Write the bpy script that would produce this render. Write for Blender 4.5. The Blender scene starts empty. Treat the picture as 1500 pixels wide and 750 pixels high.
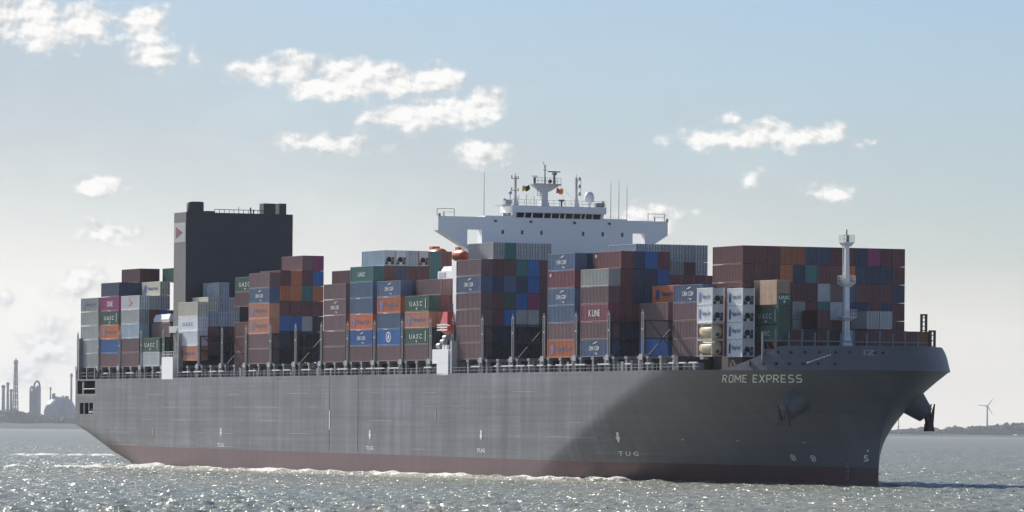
import bpy, bmesh, math, random
import numpy as np
from mathutils import Vector, Matrix
random.seed(7)
R = math.radians
scene = bpy.context.scene
col = scene.collection

# ------------------------------------------------------------------ camera, sky, sun, exposure
CAM_H = 9.0
cam_d = bpy.data.cameras.new('camera')
cam_d.sensor_width = 36.0
cam_d.lens = 192.56
cam_d.shift_y = 0.1697
cam_d.clip_start = 1.0
cam_d.clip_end = 80000
cam = bpy.data.objects.new('camera', cam_d)
col.objects.link(cam)
cam.matrix_world = Matrix.Translation((0, 0, CAM_H)) @ Matrix.Rotation(R(90), 4, 'X') @ Matrix.Rotation(0.0087, 4, 'Z')
scene.camera = cam
SUN_AZ, SUN_EL = 41.0, 32.0          # degrees towards -X from +Y, and above the horizon
SUN = Vector((-math.sin(R(SUN_AZ)) * math.cos(R(SUN_EL)), math.cos(R(SUN_AZ)) * math.cos(R(SUN_EL)), math.sin(R(SUN_EL))))
sl = bpy.data.lights.new('sun', 'SUN')
sl.energy = 5.0
sl.angle = R(0.5)
sl.color = (1.0, 0.93, 0.82)
so = bpy.data.objects.new('sun', sl)
so.rotation_mode = 'QUATERNION'
so.rotation_quaternion = SUN.to_track_quat('Z', 'Y')
col.objects.link(so)
scene.view_settings.view_transform = 'Standard'
scene.view_settings.look = 'None'
scene.view_settings.gamma = 1.0
scene.view_settings.use_curve_mapping = False
scene.view_settings.exposure = 0.3
SKY_STRENGTH = 0.072
HAZE_DENSITY = 0.000026

class NT:
    """small helper to chain shader nodes"""
    def __init__(s, tree): s.t = tree; s.n = tree.nodes; s.l = tree.links
    def node(s, kind, **kw):
        n = s.n.new(kind)
        for k, v in kw.items(): setattr(n, k, v)
        return n
    def put(s, sock, v):
        if isinstance(v, bpy.types.NodeSocket): s.l.new(v, sock)
        elif v is not None: sock.default_value = v
    def math(s, op, a, b=None, c=None, clamp=False):
        n = s.n.new('ShaderNodeMath'); n.operation = op; n.use_clamp = clamp
        s.put(n.inputs[0], a); s.put(n.inputs[1], b); s.put(n.inputs[2], c)
        return n.outputs[0]
    def vec(s, op, a, b=None, c=None):
        n = s.n.new('ShaderNodeVectorMath'); n.operation = op
        s.put(n.inputs[0], a); s.put(n.inputs[1], b); s.put(n.inputs[2], c)
        return n.outputs['Value'] if op in ('LENGTH', 'DOT_PRODUCT', 'DISTANCE') else n.outputs['Vector']
    def mix(s, f, a, b, kind='MIX'):
        n = s.n.new('ShaderNodeMix'); n.data_type = 'RGBA'; n.blend_type = kind; n.clamp_factor = True
        s.put(n.inputs[0], f); s.put(n.inputs[6], a); s.put(n.inputs[7], b)
        return n.outputs[2]
    def step(s, x, lo, hi, a=0.0, b=1.0):
        n = s.n.new('ShaderNodeMapRange'); n.interpolation_type = 'SMOOTHSTEP'
        s.put(n.inputs[0], x); n.inputs[1].default_value = lo; n.inputs[2].default_value = hi
        n.inputs[3].default_value = a; n.inputs[4].default_value = b
        return n.outputs[0]
    def noise(s, v, scale=1.0, detail=4.0, rough=0.55, dim='3D'):
        n = s.n.new('ShaderNodeTexNoise'); n.noise_dimensions = dim
        s.put(n.inputs['Vector'], v)
        n.inputs['Scale'].default_value = scale; n.inputs['Detail'].default_value = detail; n.inputs['Roughness'].default_value = rough
        return n.outputs['Fac']

def rgb(c): return (c[0], c[1], c[2], 1.0)

# ---- world: physical sky, thin veil and cumulus by direction
world = bpy.data.worlds.new('World')
scene.world = world
world.use_nodes = True
w = NT(world.node_tree)
w.n.clear()
sky = w.node('ShaderNodeTexSky', sky_type='NISHITA')
sky.sun_disc = False
sky.sun_elevation = R(SUN_EL)
sky.sun_rotation = R(-SUN_AZ)
sky.altitude = 0.0
sky.air_density = 1.0
sky.dust_density = 0.4
sky.ozone_density = 1.6
tc = w.node('ShaderNodeTexCoord')
sep = w.node('ShaderNodeSeparateXYZ')
w.l.new(tc.outputs['Generated'], sep.inputs[0])
az = w.math('ARCTAN2', sep.outputs[0], sep.outputs[1])
el = w.math('ARCSINE', sep.outputs[2])
U = 1000.0 / 12.0                     # one unit = 12 milliradians of sky
cmb = w.node('ShaderNodeCombineXYZ')
w.put(cmb.inputs[0], w.math('MULTIPLY', az, U))
w.put(cmb.inputs[1], w.math('MULTIPLY', el, U))
P = cmb.outputs[0]
warp_n = w.node('ShaderNodeTexNoise'); w.put(warp_n.inputs['Vector'], P)
warp_n.inputs['Scale'].default_value = 2.2; warp_n.inputs['Detail'].default_value = 3.0
warp = w.vec('MULTIPLY_ADD', warp_n.outputs['Color'], (0.34, 0.22, 0), (-0.17, -0.11, 0))
PW = w.vec('ADD', P, warp)
# cumulus: azimuth, elevation, half-width, half-height in milliradians of sky, strength
CLOUDS = [(-90, 74, 9.5, 4.2, 1.0), (-79, 73, 6.5, 3.2, 1.0), (-84, 71, 8, 2.6, .8), (-68, 72.6, 5, 3.8, 1.0), (-66.5, 67.5, 4.6, 2.3, .85), (-59, 68, 1.4, 1.8, .6),
          (-47.5, 64.6, 4.6, 2.2, .9), (-40, 65.2, 5.0, 2.9, 1.0), (-31, 63.9, 8.4, 3.5, 1.05), (-24, 63.0, 7.8, 3.4, 1.0), (-14.5, 63.4, 5.4, 2.8, 1.0), (-37, 62.4, 5.5, 2.0, .9),
          (-21.5, 56.7, 6.2, 2.4, .9), (-13.0, 58.0, 7.4, 3.2, 1.05), (-5.6, 59.8, 4.8, 2.6, 1.0), (-42.5, 52.0, 4.4, 1.5, .8), (-33, 51.5, 6.8, 1.6, .62),
          (-5.8, 50.0, 5.6, 2.4, 1.0), (-76.2, 43.8, 4.8, 2.0, .95), (-73.5, 35.0, 5.6, 2.0, .95), (-76, 35.3, 3.0, 2.2, .8),
          (47.0, 54.0, 7.8, 2.3, 1.0), (55, 54.4, 5.8, 1.9, .95), (36.5, 53.6, 7.6, 1.5, .62), (63, 52.6, 2.2, .9, .7), (39, 56.5, 2.6, 1.0, .5),
          (57, 44.0, 3.4, 1.6, .75), (43, 46.0, 1.9, 1.8, .55), (24.5, 38.6, 6.4, 2.6, .8), (-92.5, 23.2, 2.6, 1.6, .7), (-79, 25.5, 5.0, 3.4, .8), (-84, 14, 5.5, 4.5, .75), (-88, 9, 4, 3, .6)]
dens = None
for a, e, ra, re, st in CLOUDS:
    ra, re = ra * 1.06, re * 1.2
    q = w.vec('MULTIPLY_ADD', PW, (12.0 / ra, 12.0 / re, 0), (-a / ra, -e / re, 0))
    d = w.math('MULTIPLY_ADD', w.vec('LENGTH', q), -st, st)
    dens = d if dens is None else w.math('MAXIMUM', dens, d)
n1 = w.noise(w.vec('MULTIPLY', P, (1.0, 1.25, 1.0)), 2.3, 5.5, 0.52)
n2 = w.noise(w.vec('MULTIPLY', w.vec('ADD', P, (-0.05, 0.07, 0)), (1.0, 1.25, 1.0)), 2.3, 5.5, 0.52)
edge = w.math('MULTIPLY_ADD', n1, 2.3, -1.07)
dd = w.math('ADD', dens, edge)
alpha = w.step(dd, -0.12, 0.62)
lit = w.math('MULTIPLY_ADD', w.math('SUBTRACT', n1, n2), 3.2, w.math('MULTIPLY_ADD', w.step(dd, 0.0, 1.0), 0.42, 0.52))
cloud_c = w.mix(w.math('MULTIPLY_ADD', lit, 1.0, 0.0, clamp=True), rgb((0.42, 0.44, 0.455)), rgb((0.83, 0.82, 0.80)))
nish = w.node('ShaderNodeMix', data_type='RGBA', blend_type='MULTIPLY')
nish.inputs[0].default_value = 1.0
w.l.new(sky.outputs[0], nish.inputs[6])
nish.inputs[7].default_value = (SKY_STRENGTH * .77, SKY_STRENGTH * .86, SKY_STRENGTH * 1.10, 1.0)
# thin high veil of cloud: thick low and on the sunward side, breaking up above
vn = w.noise(w.vec('MULTIPLY', P, (0.16, 0.45, 1)), 1.0, 5.0, 0.5)
hi = w.math('MULTIPLY_ADD', el, -18.0, 1.35)
side = w.math('MINIMUM', w.math('MAXIMUM', w.math('MULTIPLY', az, -3.2), -.45), .45)
veil_f = w.math('ADD', w.math('ADD', hi, side), w.math('MULTIPLY_ADD', vn, 1.2, -0.6))
veil = w.step(veil_f, -0.25, 1.15, 0.0, 0.9)
veil_c = w.mix(w.step(el, 0.0, 0.06), rgb((0.86, 0.815, 0.75)), rgb((0.42, 0.455, 0.485)))
glow = w.math('MULTIPLY', w.step(az, 0.03, -0.11), w.step(el, 0.075, 0.0))
patch = w.noise(w.vec('MULTIPLY', P, (0.42, 0.75, 1)), 1.0, 5.0, 0.55)
veil_c = w.mix(w.math('MULTIPLY_ADD', glow, 0.75, w.math('MULTIPLY', w.step(patch, 0.45, 0.75), 0.20)), veil_c, rgb((0.90, 0.88, 0.84)))
base_sky = w.mix(veil, nish.outputs[2], veil_c)
final = w.mix(w.math('MULTIPLY', alpha, 0.97), base_sky, cloud_c)
bg = w.node('ShaderNodeBackground'); w.l.new(final, bg.inputs[0]); bg.inputs[1].default_value = 1.0
wo = w.node('ShaderNodeOutputWorld'); w.l.new(bg.outputs[0], wo.inputs[0])

# ------------------------------------------------------------------ mesh helpers
class MB:
    def __init__(s): s.v = []; s.f = []; s.smooth = []
    def add(s, vs, fs, smooth=False):
        o = len(s.v); s.v += [tuple(p) for p in vs]; s.f += [tuple(i + o for i in f) for f in fs]; s.smooth += [smooth] * len(fs)
        return s
    def box(s, x0, x1, y0, y1, z0, z1):
        vs = [(x, y, z) for x in (x0, x1) for y in (y0, y1) for z in (z0, z1)]
        return s.add(vs, [(0, 1, 3, 2), (4, 6, 7, 5), (0, 4, 5, 1), (2, 3, 7, 6), (0, 2, 6, 4), (1, 5, 7, 3)])
    def hexa(s, lo, hi):      # two quads (4 points each) joined
        return s.add(list(lo) + list(hi), [(3, 2, 1, 0), (4, 5, 6, 7), (0, 1, 5, 4), (1, 2, 6, 5), (2, 3, 7, 6), (3, 0, 4, 7)])
    def tube(s, p, q, r, r2=None, n=8, smooth=True):
        p, q = Vector(p), Vector(q); d = (q - p).normalized()
        a = d.orthogonal().normalized(); b = d.cross(a); r2 = r if r2 is None else r2
        vs = []
        for c, rr in ((p, r), (q, r2)):
            for i in range(n):
                t = 2 * math.pi * i / n
                vs.append(c + a * math.cos(t) * rr + b * math.sin(t) * rr)
        s.add(vs, [(i, (i + 1) % n, n + (i + 1) % n, n + i) for i in range(n)], smooth)
        return s.add(vs, [tuple(range(n - 1, -1, -1)), tuple(range(n, 2 * n))])
    def prism(s, pts, axis, a, b):   # polygon pts (2D) extruded along axis 0/1/2 from a to b
        def P3(p, t):
            return (t, p[0], p[1]) if axis == 0 else (p[0], t, p[1]) if axis == 1 else (p[0], p[1], t)
        n = len(pts); vs = [P3(p, a) for p in pts] + [P3(p, b) for p in pts]
        return s.add(vs, [tuple(range(n - 1, -1, -1)), tuple(range(n, 2 * n))] + [(i, (i + 1) % n, n + (i + 1) % n, n + i) for i in range(n)])
    def lathe(s, prof, c=(0, 0, 0), n=16, smooth=True):  # prof: (r, z)
        vs = [(c[0] + r * math.cos(2 * math.pi * i / n), c[1] + r * math.sin(2 * math.pi * i / n), c[2] + z) for r, z in prof for i in range(n)]
        fs = [(k * n + i, k * n + (i + 1) % n, (k + 1) * n + (i + 1) % n, (k + 1) * n + i) for k in range(len(prof) - 1) for i in range(n)]
        return s.add(vs, fs, smooth)
    def blob(s, c, r, sub=1, jit=0.2, sc=(1, 1, 1)):
        bm = bmesh.new(); bmesh.ops.create_icosphere(bm, subdivisions=sub, radius=1.0)
        vs = []
        for q in bm.verts:
            k = r * (1 + random.uniform(-jit, jit)); vs.append((c[0] + q.co.x * k * sc[0], c[1] + q.co.y * k * sc[1], c[2] + q.co.z * k * sc[2]))
        fs = [tuple(v.index for v in f.verts) for f in bm.faces]; bm.free()
        return s.add(vs, fs)
    def mesh(s, name, mat, fix=True):
        me = bpy.data.meshes.new(name); me.from_pydata(s.v, [], s.f)
        me.polygons.foreach_set('use_smooth', s.smooth)
        if mat is not None: me.materials.append(mat)
        if fix:
            bm = bmesh.new(); bm.from_mesh(me); bmesh.ops.recalc_face_normals(bm, faces=bm.faces); bm.to_mesh(me); bm.free()
        me.update()
        return me
    def build(s, name, mat, parent=None, fix=True):
        return link(name, s.mesh(name, mat, fix), parent)

def link(name, me, parent=None):
    o = bpy.data.objects.new(name, me); col.objects.link(o)
    if parent is not None: o.parent = parent
    return o

def tag(o, label=None, cat=None, group=None, kind=None):
    for k, v in (('label', label), ('category', cat), ('group', group), ('kind', kind)):
        if v: o[k] = v
    return o

def empty(name, label, cat, loc=(0, 0, 0), rz=0.0, group=None):
    o = bpy.data.objects.new(name, None); o.empty_display_size = 0.5; col.objects.link(o)
    o.location = loc; o.rotation_euler = (0, 0, rz)
    return tag(o, label, cat, group)

TEXTS = {}
def text_mesh(body, size=1.0, bold=0.0):
    """flat lettering mesh in its own x-y plane, centred"""
    key = (body, bold)
    if key not in TEXTS:
        cu = bpy.data.curves.new('lettering', 'FONT'); cu.body = body; cu.align_x = 'CENTER'; cu.align_y = 'CENTER'; cu.offset = bold; cu.resolution_u = 2
        o = bpy.data.objects.new('lettering', cu); col.objects.link(o)
        dg = bpy.context.evaluated_depsgraph_get()
        me = bpy.data.meshes.new_from_object(o.evaluated_get(dg))
        bpy.data.objects.remove(o); bpy.data.curves.remove(cu)
        me.calc_loop_triangles()
        vs = [tuple(v.co) for v in me.vertices]; fs = [tuple(p.vertices) for p in me.loop_triangles]
        bpy.data.meshes.remove(me)
        xs = [v[0] for v in vs]; ys = [v[1] for v in vs]
        cx, cy = (max(xs) + min(xs)) / 2, (max(ys) + min(ys)) / 2
        TEXTS[key] = ([((x - cx), (y - cy)) for x, y, _ in vs], fs, max(xs) - min(xs), max(ys) - min(ys))
    return TEXTS[key]

# ------------------------------------------------------------------ materials
MATS = {}
def mat(name, c, rough=0.5, metal=0.0, var=0.12, scale=0.6, bump=0.0, emit=None, spec=0.5):
    if name in MATS: return MATS[name]
    m = bpy.data.materials.new(name); m.use_nodes = True
    t = NT(m.node_tree); b = t.n['Principled BSDF']
    b.inputs['Roughness'].default_value = rough; b.inputs['Metallic'].default_value = metal
    b.inputs['Specular IOR Level'].default_value = spec
    tcn = t.node('ShaderNodeTexCoord')
    n = t.noise(tcn.outputs['Object'], scale, 5.0, 0.6)
    f = t.math('MULTIPLY_ADD', n, 2 * var, 1 - var)
    t.put(b.inputs['Base Color'], t.mix(1.0, rgb(c), f, 'MULTIPLY'))
    if bump:
        bp = t.node('ShaderNodeBump'); bp.inputs['Strength'].default_value = bump; t.put(bp.inputs['Height'], n); t.put(b.inputs['Normal'], bp.outputs[0])
    MATS[name] = m
    return m

COL = {'mv': ('mauve-brown', (.205, .12, .125)), 'br': ('brown-red', (.17, .064, .064)), 'mr': ('dark maroon', (.13, .04, .055)), 'or': ('orange', (.62, .20, .085)),
       'lo': ('pale orange', (.60, .27, .17)), 'bl': ('slate blue', (.10, .155, .26)), 'nv': ('dark navy', (.04, .062, .12)), 'bb': ('bright blue', (.04, .16, .43)),
       'gn': ('dark green', (.045, .12, .085)), 'tl': ('teal', (.05, .19, .19)), 'mg': ('magenta', (.36, .05, .18)), 'pk': ('wine-red', (.26, .075, .10)),
       'gy': ('light grey', (.42, .43, .41)), 'lg': ('pale grey', (.52, .54, .54)), 'wh': ('white', (.82, .84, .86)), 'cr': ('cream', (.74, .70, .58)),
       'lb': ('pale blue-grey', (.40, .48, .56)), 'dk': ('charcoal', (.035, .035, .042)), 'ob': ('orange-brown', (.33, .11, .05)), 'ol': ('dark olive', (.05, .06, .05))}
def cmat(code):
    """weathered container paint: tone shifts per box, vertical streaks, rust freckles"""
    key = 'paint_' + COL[code][0]
    if key in MATS: return MATS[key]
    c = COL[code][1]
    m = bpy.data.materials.new(key); m.use_nodes = True
    t = NT(m.node_tree); b = t.n['Principled BSDF']
    tcn = t.node('ShaderNodeTexCoord'); oi = t.node('ShaderNodeObjectInfo')
    off = t.vec('MULTIPLY_ADD', tcn.outputs['Object'], (1, 1, 1), t.vec('SCALE', (31.0, 17.0, 11.0)))
    cx = t.node('ShaderNodeCombineXYZ')
    for i, k in enumerate((97.0, 53.0, 29.0)): t.put(cx.inputs[i], t.math('MULTIPLY', oi.outputs['Random'], k))
    pv = t.vec('ADD', tcn.outputs['Object'], cx.outputs[0])
    streak = t.noise(t.vec('MULTIPLY', pv, (2.6, 2.6, .18)), 1.0, 4.0, .6)
    blot = t.noise(pv, .45, 4.0, .6)
    f = t.math('ADD', t.math('MULTIPLY_ADD', streak, .34, .83), t.math('MULTIPLY_ADD', blot, .4, -.2))
    f = t.math('MULTIPLY', f, t.math('MULTIPLY_ADD', oi.outputs['Random'], .34, .83))
    cc = t.mix(1.0, rgb(c), f, 'MULTIPLY')
    rust = t.step(t.noise(t.vec('MULTIPLY', pv, (1.2, 1.2, .5)), 2.0, 6.0, .7), .66, .78, 0, .5)
    t.put(b.inputs['Base Color'], t.mix(rust, cc, rgb((.16, .08, .05))))
    b.inputs['Roughness'].default_value = .48
    MATS[key] = m
    return m

M_white = mat('white_ship_paint', (.86, .87, .88), .4, var=.05, scale=.25)
M_dark = mat('dark_steel', (.045, .047, .055), .6)
M_grey = mat('grey_steel', (.22, .23, .25), .5)
M_pale = mat('pale_grey_steel', (.50, .51, .52), .5)
M_black = mat('black_recess', (.012, .012, .014), .8)
M_glass = mat('dark_glass', (.015, .018, .025), .08, var=.02)
M_fun = mat('funnel_paint', (.028, .030, .044), .55, var=.3, scale=.2)
M_deck = mat('deck_paint', (.10, .055, .05), .7)
M_rail = mat('white_rail', (.75, .75, .73), .4)
M_red = mat('boat_red', (.55, .06, .05), .35)
M_orange = mat('lifeboat_orange', (.62, .10, .03), .35)
M_letter_w = mat('white_lettering', (.86, .86, .83), .5, var=.2, scale=1.5)
M_letter_k = mat('dark_lettering', (.05, .07, .16), .5, var=.05)
M_letter_r = mat('red_lettering', (.5, .05, .06), .5)
M_letter_b = mat('blue_lettering', (.05, .10, .32), .5)
M_tank = mat('beige_tank', (.52, .43, .27), .42, var=.15)
M_galv = mat('galvanised_rod', (.55, .56, .57), .4, metal=.3)

# ------------------------------------------------------------------ ship frame: x along the keel to the bow, y to port from the starboard side, z up
TH = 0.406686
SX, SY = -11.27, 1029.5
SROT = TH - math.pi / 2
FD = Vector((math.sin(TH), -math.cos(TH), 0)); PT = Vector((math.cos(TH), math.sin(TH), 0))
def W(u, v, z=0.0): return Vector((SX, SY, 0)) + FD * u + PT * v + Vector((0, 0, z))

HB = 24.1                            # half beam
DECK = 19.5
def lerp(a, b, t): return a + (b - a) * t
def bow_params(z):
    s = min(max(z / 19.6, 0), 1)
    u0 = lerp(38, 88, s ** 1.2)
    ue = 128.5 + 11.2 * min(max((z - 3.5) / 16.1, 0), 1) ** 2.4
    return u0, ue, lerp(1.35, 1.9, s ** 1.3), lerp(.95, .6, s ** 1.3)
def half_breadth(u, z):
    u0, ue, n, e = bow_params(z)
    t = min(max((u - u0) / (ue - u0), 0), 1)
    return HB * max(1 - t ** n, 0) ** e
def side(u, z, off=0.0):
    """point on the starboard plating, pushed outward by off"""
    d = .05
    bu = (half_breadth(u + d, z) - half_breadth(u - d, z)) / (2 * d); bz = (half_breadth(u, z + d) - half_breadth(u, z - d)) / (2 * d)
    n = Vector((-bu, -1, -bz)).normalized()
    return Vector((u, HB - half_breadth(u, z), z)) + n * off

# hull paint: grey topsides with plating seams, scrapes and streaks, red-brown boot topping
def hull_material():
    m = bpy.data.materials.new('hull_paint'); m.use_nodes = True
    t = NT(m.node_tree); b = t.n['Principled BSDF']
    tcn = t.node('ShaderNodeTexCoord'); sp = t.node('ShaderNodeSeparateXYZ'); t.l.new(tcn.outputs['Object'], sp.inputs[0])
    p = tcn.outputs['Object']; x, z = sp.outputs[0], sp.outputs[2]
    vert = t.noise(t.vec('MULTIPLY', p, (.42, .1, .03)), 1.0, 4.0, .6)
    horiz = t.noise(t.vec('MULTIPLY', p, (.012, .02, 1.1)), 1.0, 4.0, .6)
    blot = t.noise(t.vec('MULTIPLY', p, (.06, .06, .14)), 1.0, 6.0, .62)
    wide = t.noise(t.vec('MULTIPLY', p, (.09, .05, .012)), 1.0, 3.0, .55)
    f = t.math('MULTIPLY', t.step(vert, .32, .68, .74, 1.22), t.step(horiz, .32, .68, .78, 1.2))
    f = t.math('MULTIPLY', f, t.math('MULTIPLY', t.step(wide, .3, .7, .82, 1.18), t.step(blot, .3, .7, .80, 1.18)))
    # streaks and wear fade toward the bow, where shade is painted in darker
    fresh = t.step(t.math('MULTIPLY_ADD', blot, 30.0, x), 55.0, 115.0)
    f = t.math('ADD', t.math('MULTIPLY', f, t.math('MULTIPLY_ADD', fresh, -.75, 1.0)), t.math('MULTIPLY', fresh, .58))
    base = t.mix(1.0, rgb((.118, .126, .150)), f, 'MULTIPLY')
    # slightly fresher panel amidships
    band = t.math('MULTIPLY', t.math('GREATER_THAN', x, -63.0), t.math('LESS_THAN', x, -48.0))
    base = t.mix(t.math('MULTIPLY', band, .28), base, rgb((.14, .145, .16)))
    # long pale scrapes along the fender height
    ln = t.noise(t.vec('MULTIPLY', p, (.02, .01, .02)), 1.0, 2.0, .5)
    zz = t.math('FRACT', t.math('MULTIPLY_ADD', ln, .25, t.math('MULTIPLY', z, .37)))
    line = t.math('MULTIPLY', t.math('LESS_THAN', zz, .03), t.step(t.noise(t.vec('MULTIPLY', p, (.045, .01, .37)), 1.0, 3.0, .5), .52, .6))
    line = t.math('MULTIPLY', line, t.step(z, 16.5, 17.0, 1.0, 0.0))
    line = t.math('MULTIPLY', line, t.step(x, 60.0, 85.0, 1.0, 0.0))
    base = t.mix(t.math('MULTIPLY', line, .8), base, rgb((.42, .42, .41)))
    # dark scuffs and rusty runs
    scuff = t.step(t.noise(t.vec('MULTIPLY', p, (.09, .05, .45)), 1.0, 6.0, .7), .60, .72, 0, .6)
    base = t.mix(scuff, base, rgb((.035, .034, .038)))
    rust = t.step(t.noise(t.vec('MULTIPLY', p, (.35, .2, .05)), 1.0, 6.0, .7), .62, .78, 0, .45)
    base = t.mix(rust, base, rgb((.15, .085, .055)))
    # plating seams
    wob = t.noise(t.vec('MULTIPLY', p, (.004, .02, .09)), 1.0, 1.0, .5)
    sx = t.math('LESS_THAN', t.math('FRACT', t.math('MULTIPLY_ADD', wob, 9.0, t.math('MULTIPLY', x, 1 / 21.0))), .008)
    sz = t.math('LESS_THAN', t.math('FRACT', t.math('MULTIPLY', z, 1 / 3.1)), .015)
    base = t.mix(t.math('MULTIPLY', t.math('MAXIMUM', sx, sz), .14), base, rgb((.05, .05, .06)))
    # boot topping
    top = t.math('MULTIPLY_ADD', x, -.0054, 3.82)
    below = t.math('LESS_THAN', t.math('SUBTRACT', z, top), 0.0)
    redn = t.math('ADD', t.math('MULTIPLY_ADD', vert, .7, .65), t.math('MULTIPLY_ADD', blot, .5, -.25))
    red = t.mix(1.0, rgb((.088, .034, .042)), redn, 'MULTIPLY')
    weed = t.step(z, .5, 1.6, .6, 0.0)
    red = t.mix(weed, red, rgb((.06, .035, .035)))
    t.put(b.inputs['Base Color'], t.mix(below, base, red))
    b.inputs['Roughness'].default_value = .46
    bp = t.node('ShaderNodeBump'); bp.inputs['Strength'].default_value = .25; bp.inputs['Distance'].default_value = .25
    dent = t.noise(t.vec('MULTIPLY', p, (.35, .2, .5)), 1.0, 3.0, .5)
    t.put(bp.inputs['Height'], dent); t.put(b.inputs['Normal'], bp.outputs[0])
    return m
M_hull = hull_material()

ship = empty('container_ship', 'huge grey container ship with red boot topping under way across the water', 'ship', (SX, SY, 0), SROT)

STERN = ((-219.8, 8.6), (-216.5, 6.3), (-209, 2.4), (-203, -.2), (-195, -2.4), (-185, -7), (-172, -25), (-150, -200), (0, -400))
def stern_rise(u): return float(np.interp(u, [p[0] for p in STERN], [p[1] for p in STERN]))
def build_hull():
    zs = [-3, -2, -1, -.5, 0, .4, .8, 1.3, 1.8, 2.4, 3, 3.5, 4, 4.5, 5, 5.5, 6, 6.5, 7, 7.5, 8, 8.4, 8.8, 9.15, 9.5, 10.3, 11.7, 13, 14.2, 15.2, 16.2, 17.6, 19.1, 19.5]
    full = [-219.8, -219.1, -218.4, -217.5, -216.7, -215.3, -214, -213.4, -212, -210.7, -210.1, -208.8, -207.6, -206.3, -204.6, -203, -201, -199, -197, -195, -190, -184, -178, -172, -166, -160, -155, -150]
    na = len(full); NM, NB_ = 40, 64
    def row(z):
        pts = []
        a0 = -150.0
        for u in full:
            if z >= 9.5: pts.append((u, HB, z)); continue
            zb = stern_rise(u); t = min(max((z - zb) / (9.5 - zb), 0), 1)
            pts.append((u, HB * max(1 - (1 - t) ** 2.7, 0) ** .45, max(z, zb)))
        u0, ue, n, e = bow_params(max(z, 0))
        for i in range(1, NM + 1): pts.append((lerp(a0, u0, i / NM), HB, z))
        for i in range(1, NB_ + 1):
            t = 1 - (1 - i / NB_) ** 1.6
            u = u0 + (ue - u0) * t
            pts.append((u, HB * max(1 - t ** n, 0) ** e, z))
        return pts
    rows = [row(z) for z in zs]
    nc = len(rows[0])
    mb = MB(); vs = []; fs = []
    for sgn in (-1, 1):
        for z, r in zip(zs, rows):
            for u, b_, zz in r: vs.append((u, HB + sgn * b_, zz))
    nz = len(zs)
    def hole(u, z):
        return (-218.4 < u < -206.3 and 16.2 < z < 19.1) or (11.7 < z < 14.2 and (-216.7 < u < -214 or -213.4 < u < -210.7 or -210.1 < u < -207.6))
    for s in range(2):
        o = s * nz * nc
        for k in range(nz - 1):
            for i in range(nc - 1):
                cu = (rows[k][i][0] + rows[k][i + 1][0]) / 2; cz = (zs[k] + zs[k + 1]) / 2
                if hole(cu, cz): continue
                q = (o + k * nc + i, o + k * nc + i + 1, o + (k + 1) * nc + i + 1, o + (k + 1) * nc + i)
                fs.append(q if s == 0 else q[::-1])
    for k in range(nz - 1):          # transom
        q = (k * nc, (k + 1) * nc, nz * nc + (k + 1) * nc, nz * nc + k * nc)
        fs.append(q)
    mb.v = vs; mb.f = fs; mb.smooth = [True] * len(fs)
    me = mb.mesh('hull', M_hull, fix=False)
    bm = bmesh.new(); bm.from_mesh(me)
    bmesh.ops.remove_doubles(bm, verts=bm.verts, dist=.002)
    bmesh.ops.dissolve_degenerate(bm, edges=bm.edges, dist=.002)
    bm.to_mesh(me); bm.free()
    for p in me.polygons: p.use_smooth = abs(p.normal.x) < .999
    me.set_sharp_from_angle(angle=R(40))
    link('hull', me, ship)
    # deck plate
    out = rows[-1]
    poly = [(u, HB - b_) for u, b_, _ in out] + [(u, HB + b_) for u, b_, _ in out[::-1]]
    d = MB(); d.add([(u, v, DECK - .02) for u, v in poly], [tuple(range(len(poly)))]); d.build('deck', M_deck, ship)
    # mooring deck recesses
    for (u0, u1, z0, z1) in ((-218.4, -206.3, 16.2, 19.1), (-216.7, -207.6, 11.7, 14.2)):
        r = MB(); y0, y1 = .02, 5.0
        r.add([(u0, y0, z0), (u1, y0, z0), (u1, y0, z1), (u0, y0, z1), (u0, y1, z0), (u1, y1, z0), (u1, y1, z1), (u0, y1, z1)],
              [(4, 5, 6, 7), (0, 1, 5, 4), (3, 7, 6, 2), (0, 4, 7, 3), (1, 2, 6, 5)])
        o = r.build('mooring_recess', M_dark, ship)
        g = MB()
        if z1 > 18:
            g.tube((u0 + 3, .3, z0 + 1.1), (u1, .3, z0 + 1.1), .09, n=6).box(u0 + 3.0, u0 + 3.3, .2, .5, z0, z1)
            g.build('mooring_rail', M_rail, o)
        else:
            g.tube((u0 + 3.5, 1.2, z0 + .4), (u1 - .5, 1.2, z0 + .4), .35, n=8); g.tube((u0 + 4.0, 1.6, z0), (u0 + 4.0, 1.6, z0 + 1.2), .4, n=8)
            g.build('fairlead_roller', M_pale, o)
    return rows
build_hull()

def bulwark():
    """whaleback bulwark round the bow, ramping up from the deck edge"""
    def hgt(u, s=-1): return 4.0 * min(max((u - (110.0 if s < 0 else 114.0)) / (12.5 if s < 0 else 17.0), 0), 1) ** 1.4
    us = list(np.linspace(110, 138.6, 40)) + list(np.linspace(138.8, 139.69, 14))
    vs = []; fs = []
    ring = [(u, -1) for u in us] + [(u, 1) for u in us[::-1]]
    ins = []
    for u, s in ring:
        b_ = half_breadth(u, 19.6); H = hgt(u, s)
        c = Vector((118.0, HB)); p = Vector((u, HB + s * b_)); dirn = (c - p)
        if dirn.length > 0: dirn.normalize()
        top = p + dirn * (H * .26)
        inn = top + dirn * .35
        low = p + dirn * .35
        vs += [(p.x, p.y, DECK - .1), (top.x, top.y, DECK + H), (inn.x, inn.y, DECK + H), (low.x, low.y, DECK - .1)]
    n = len(ring)
    for i in range(n - 1):
        a = i * 4; c = a + 4
        for k in range(3): fs.append((a + k, c + k, c + k + 1, a + k + 1))
    mb = MB(); mb.add(vs, fs, False)
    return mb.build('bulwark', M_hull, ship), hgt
bw, bw_h = bulwark()
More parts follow.
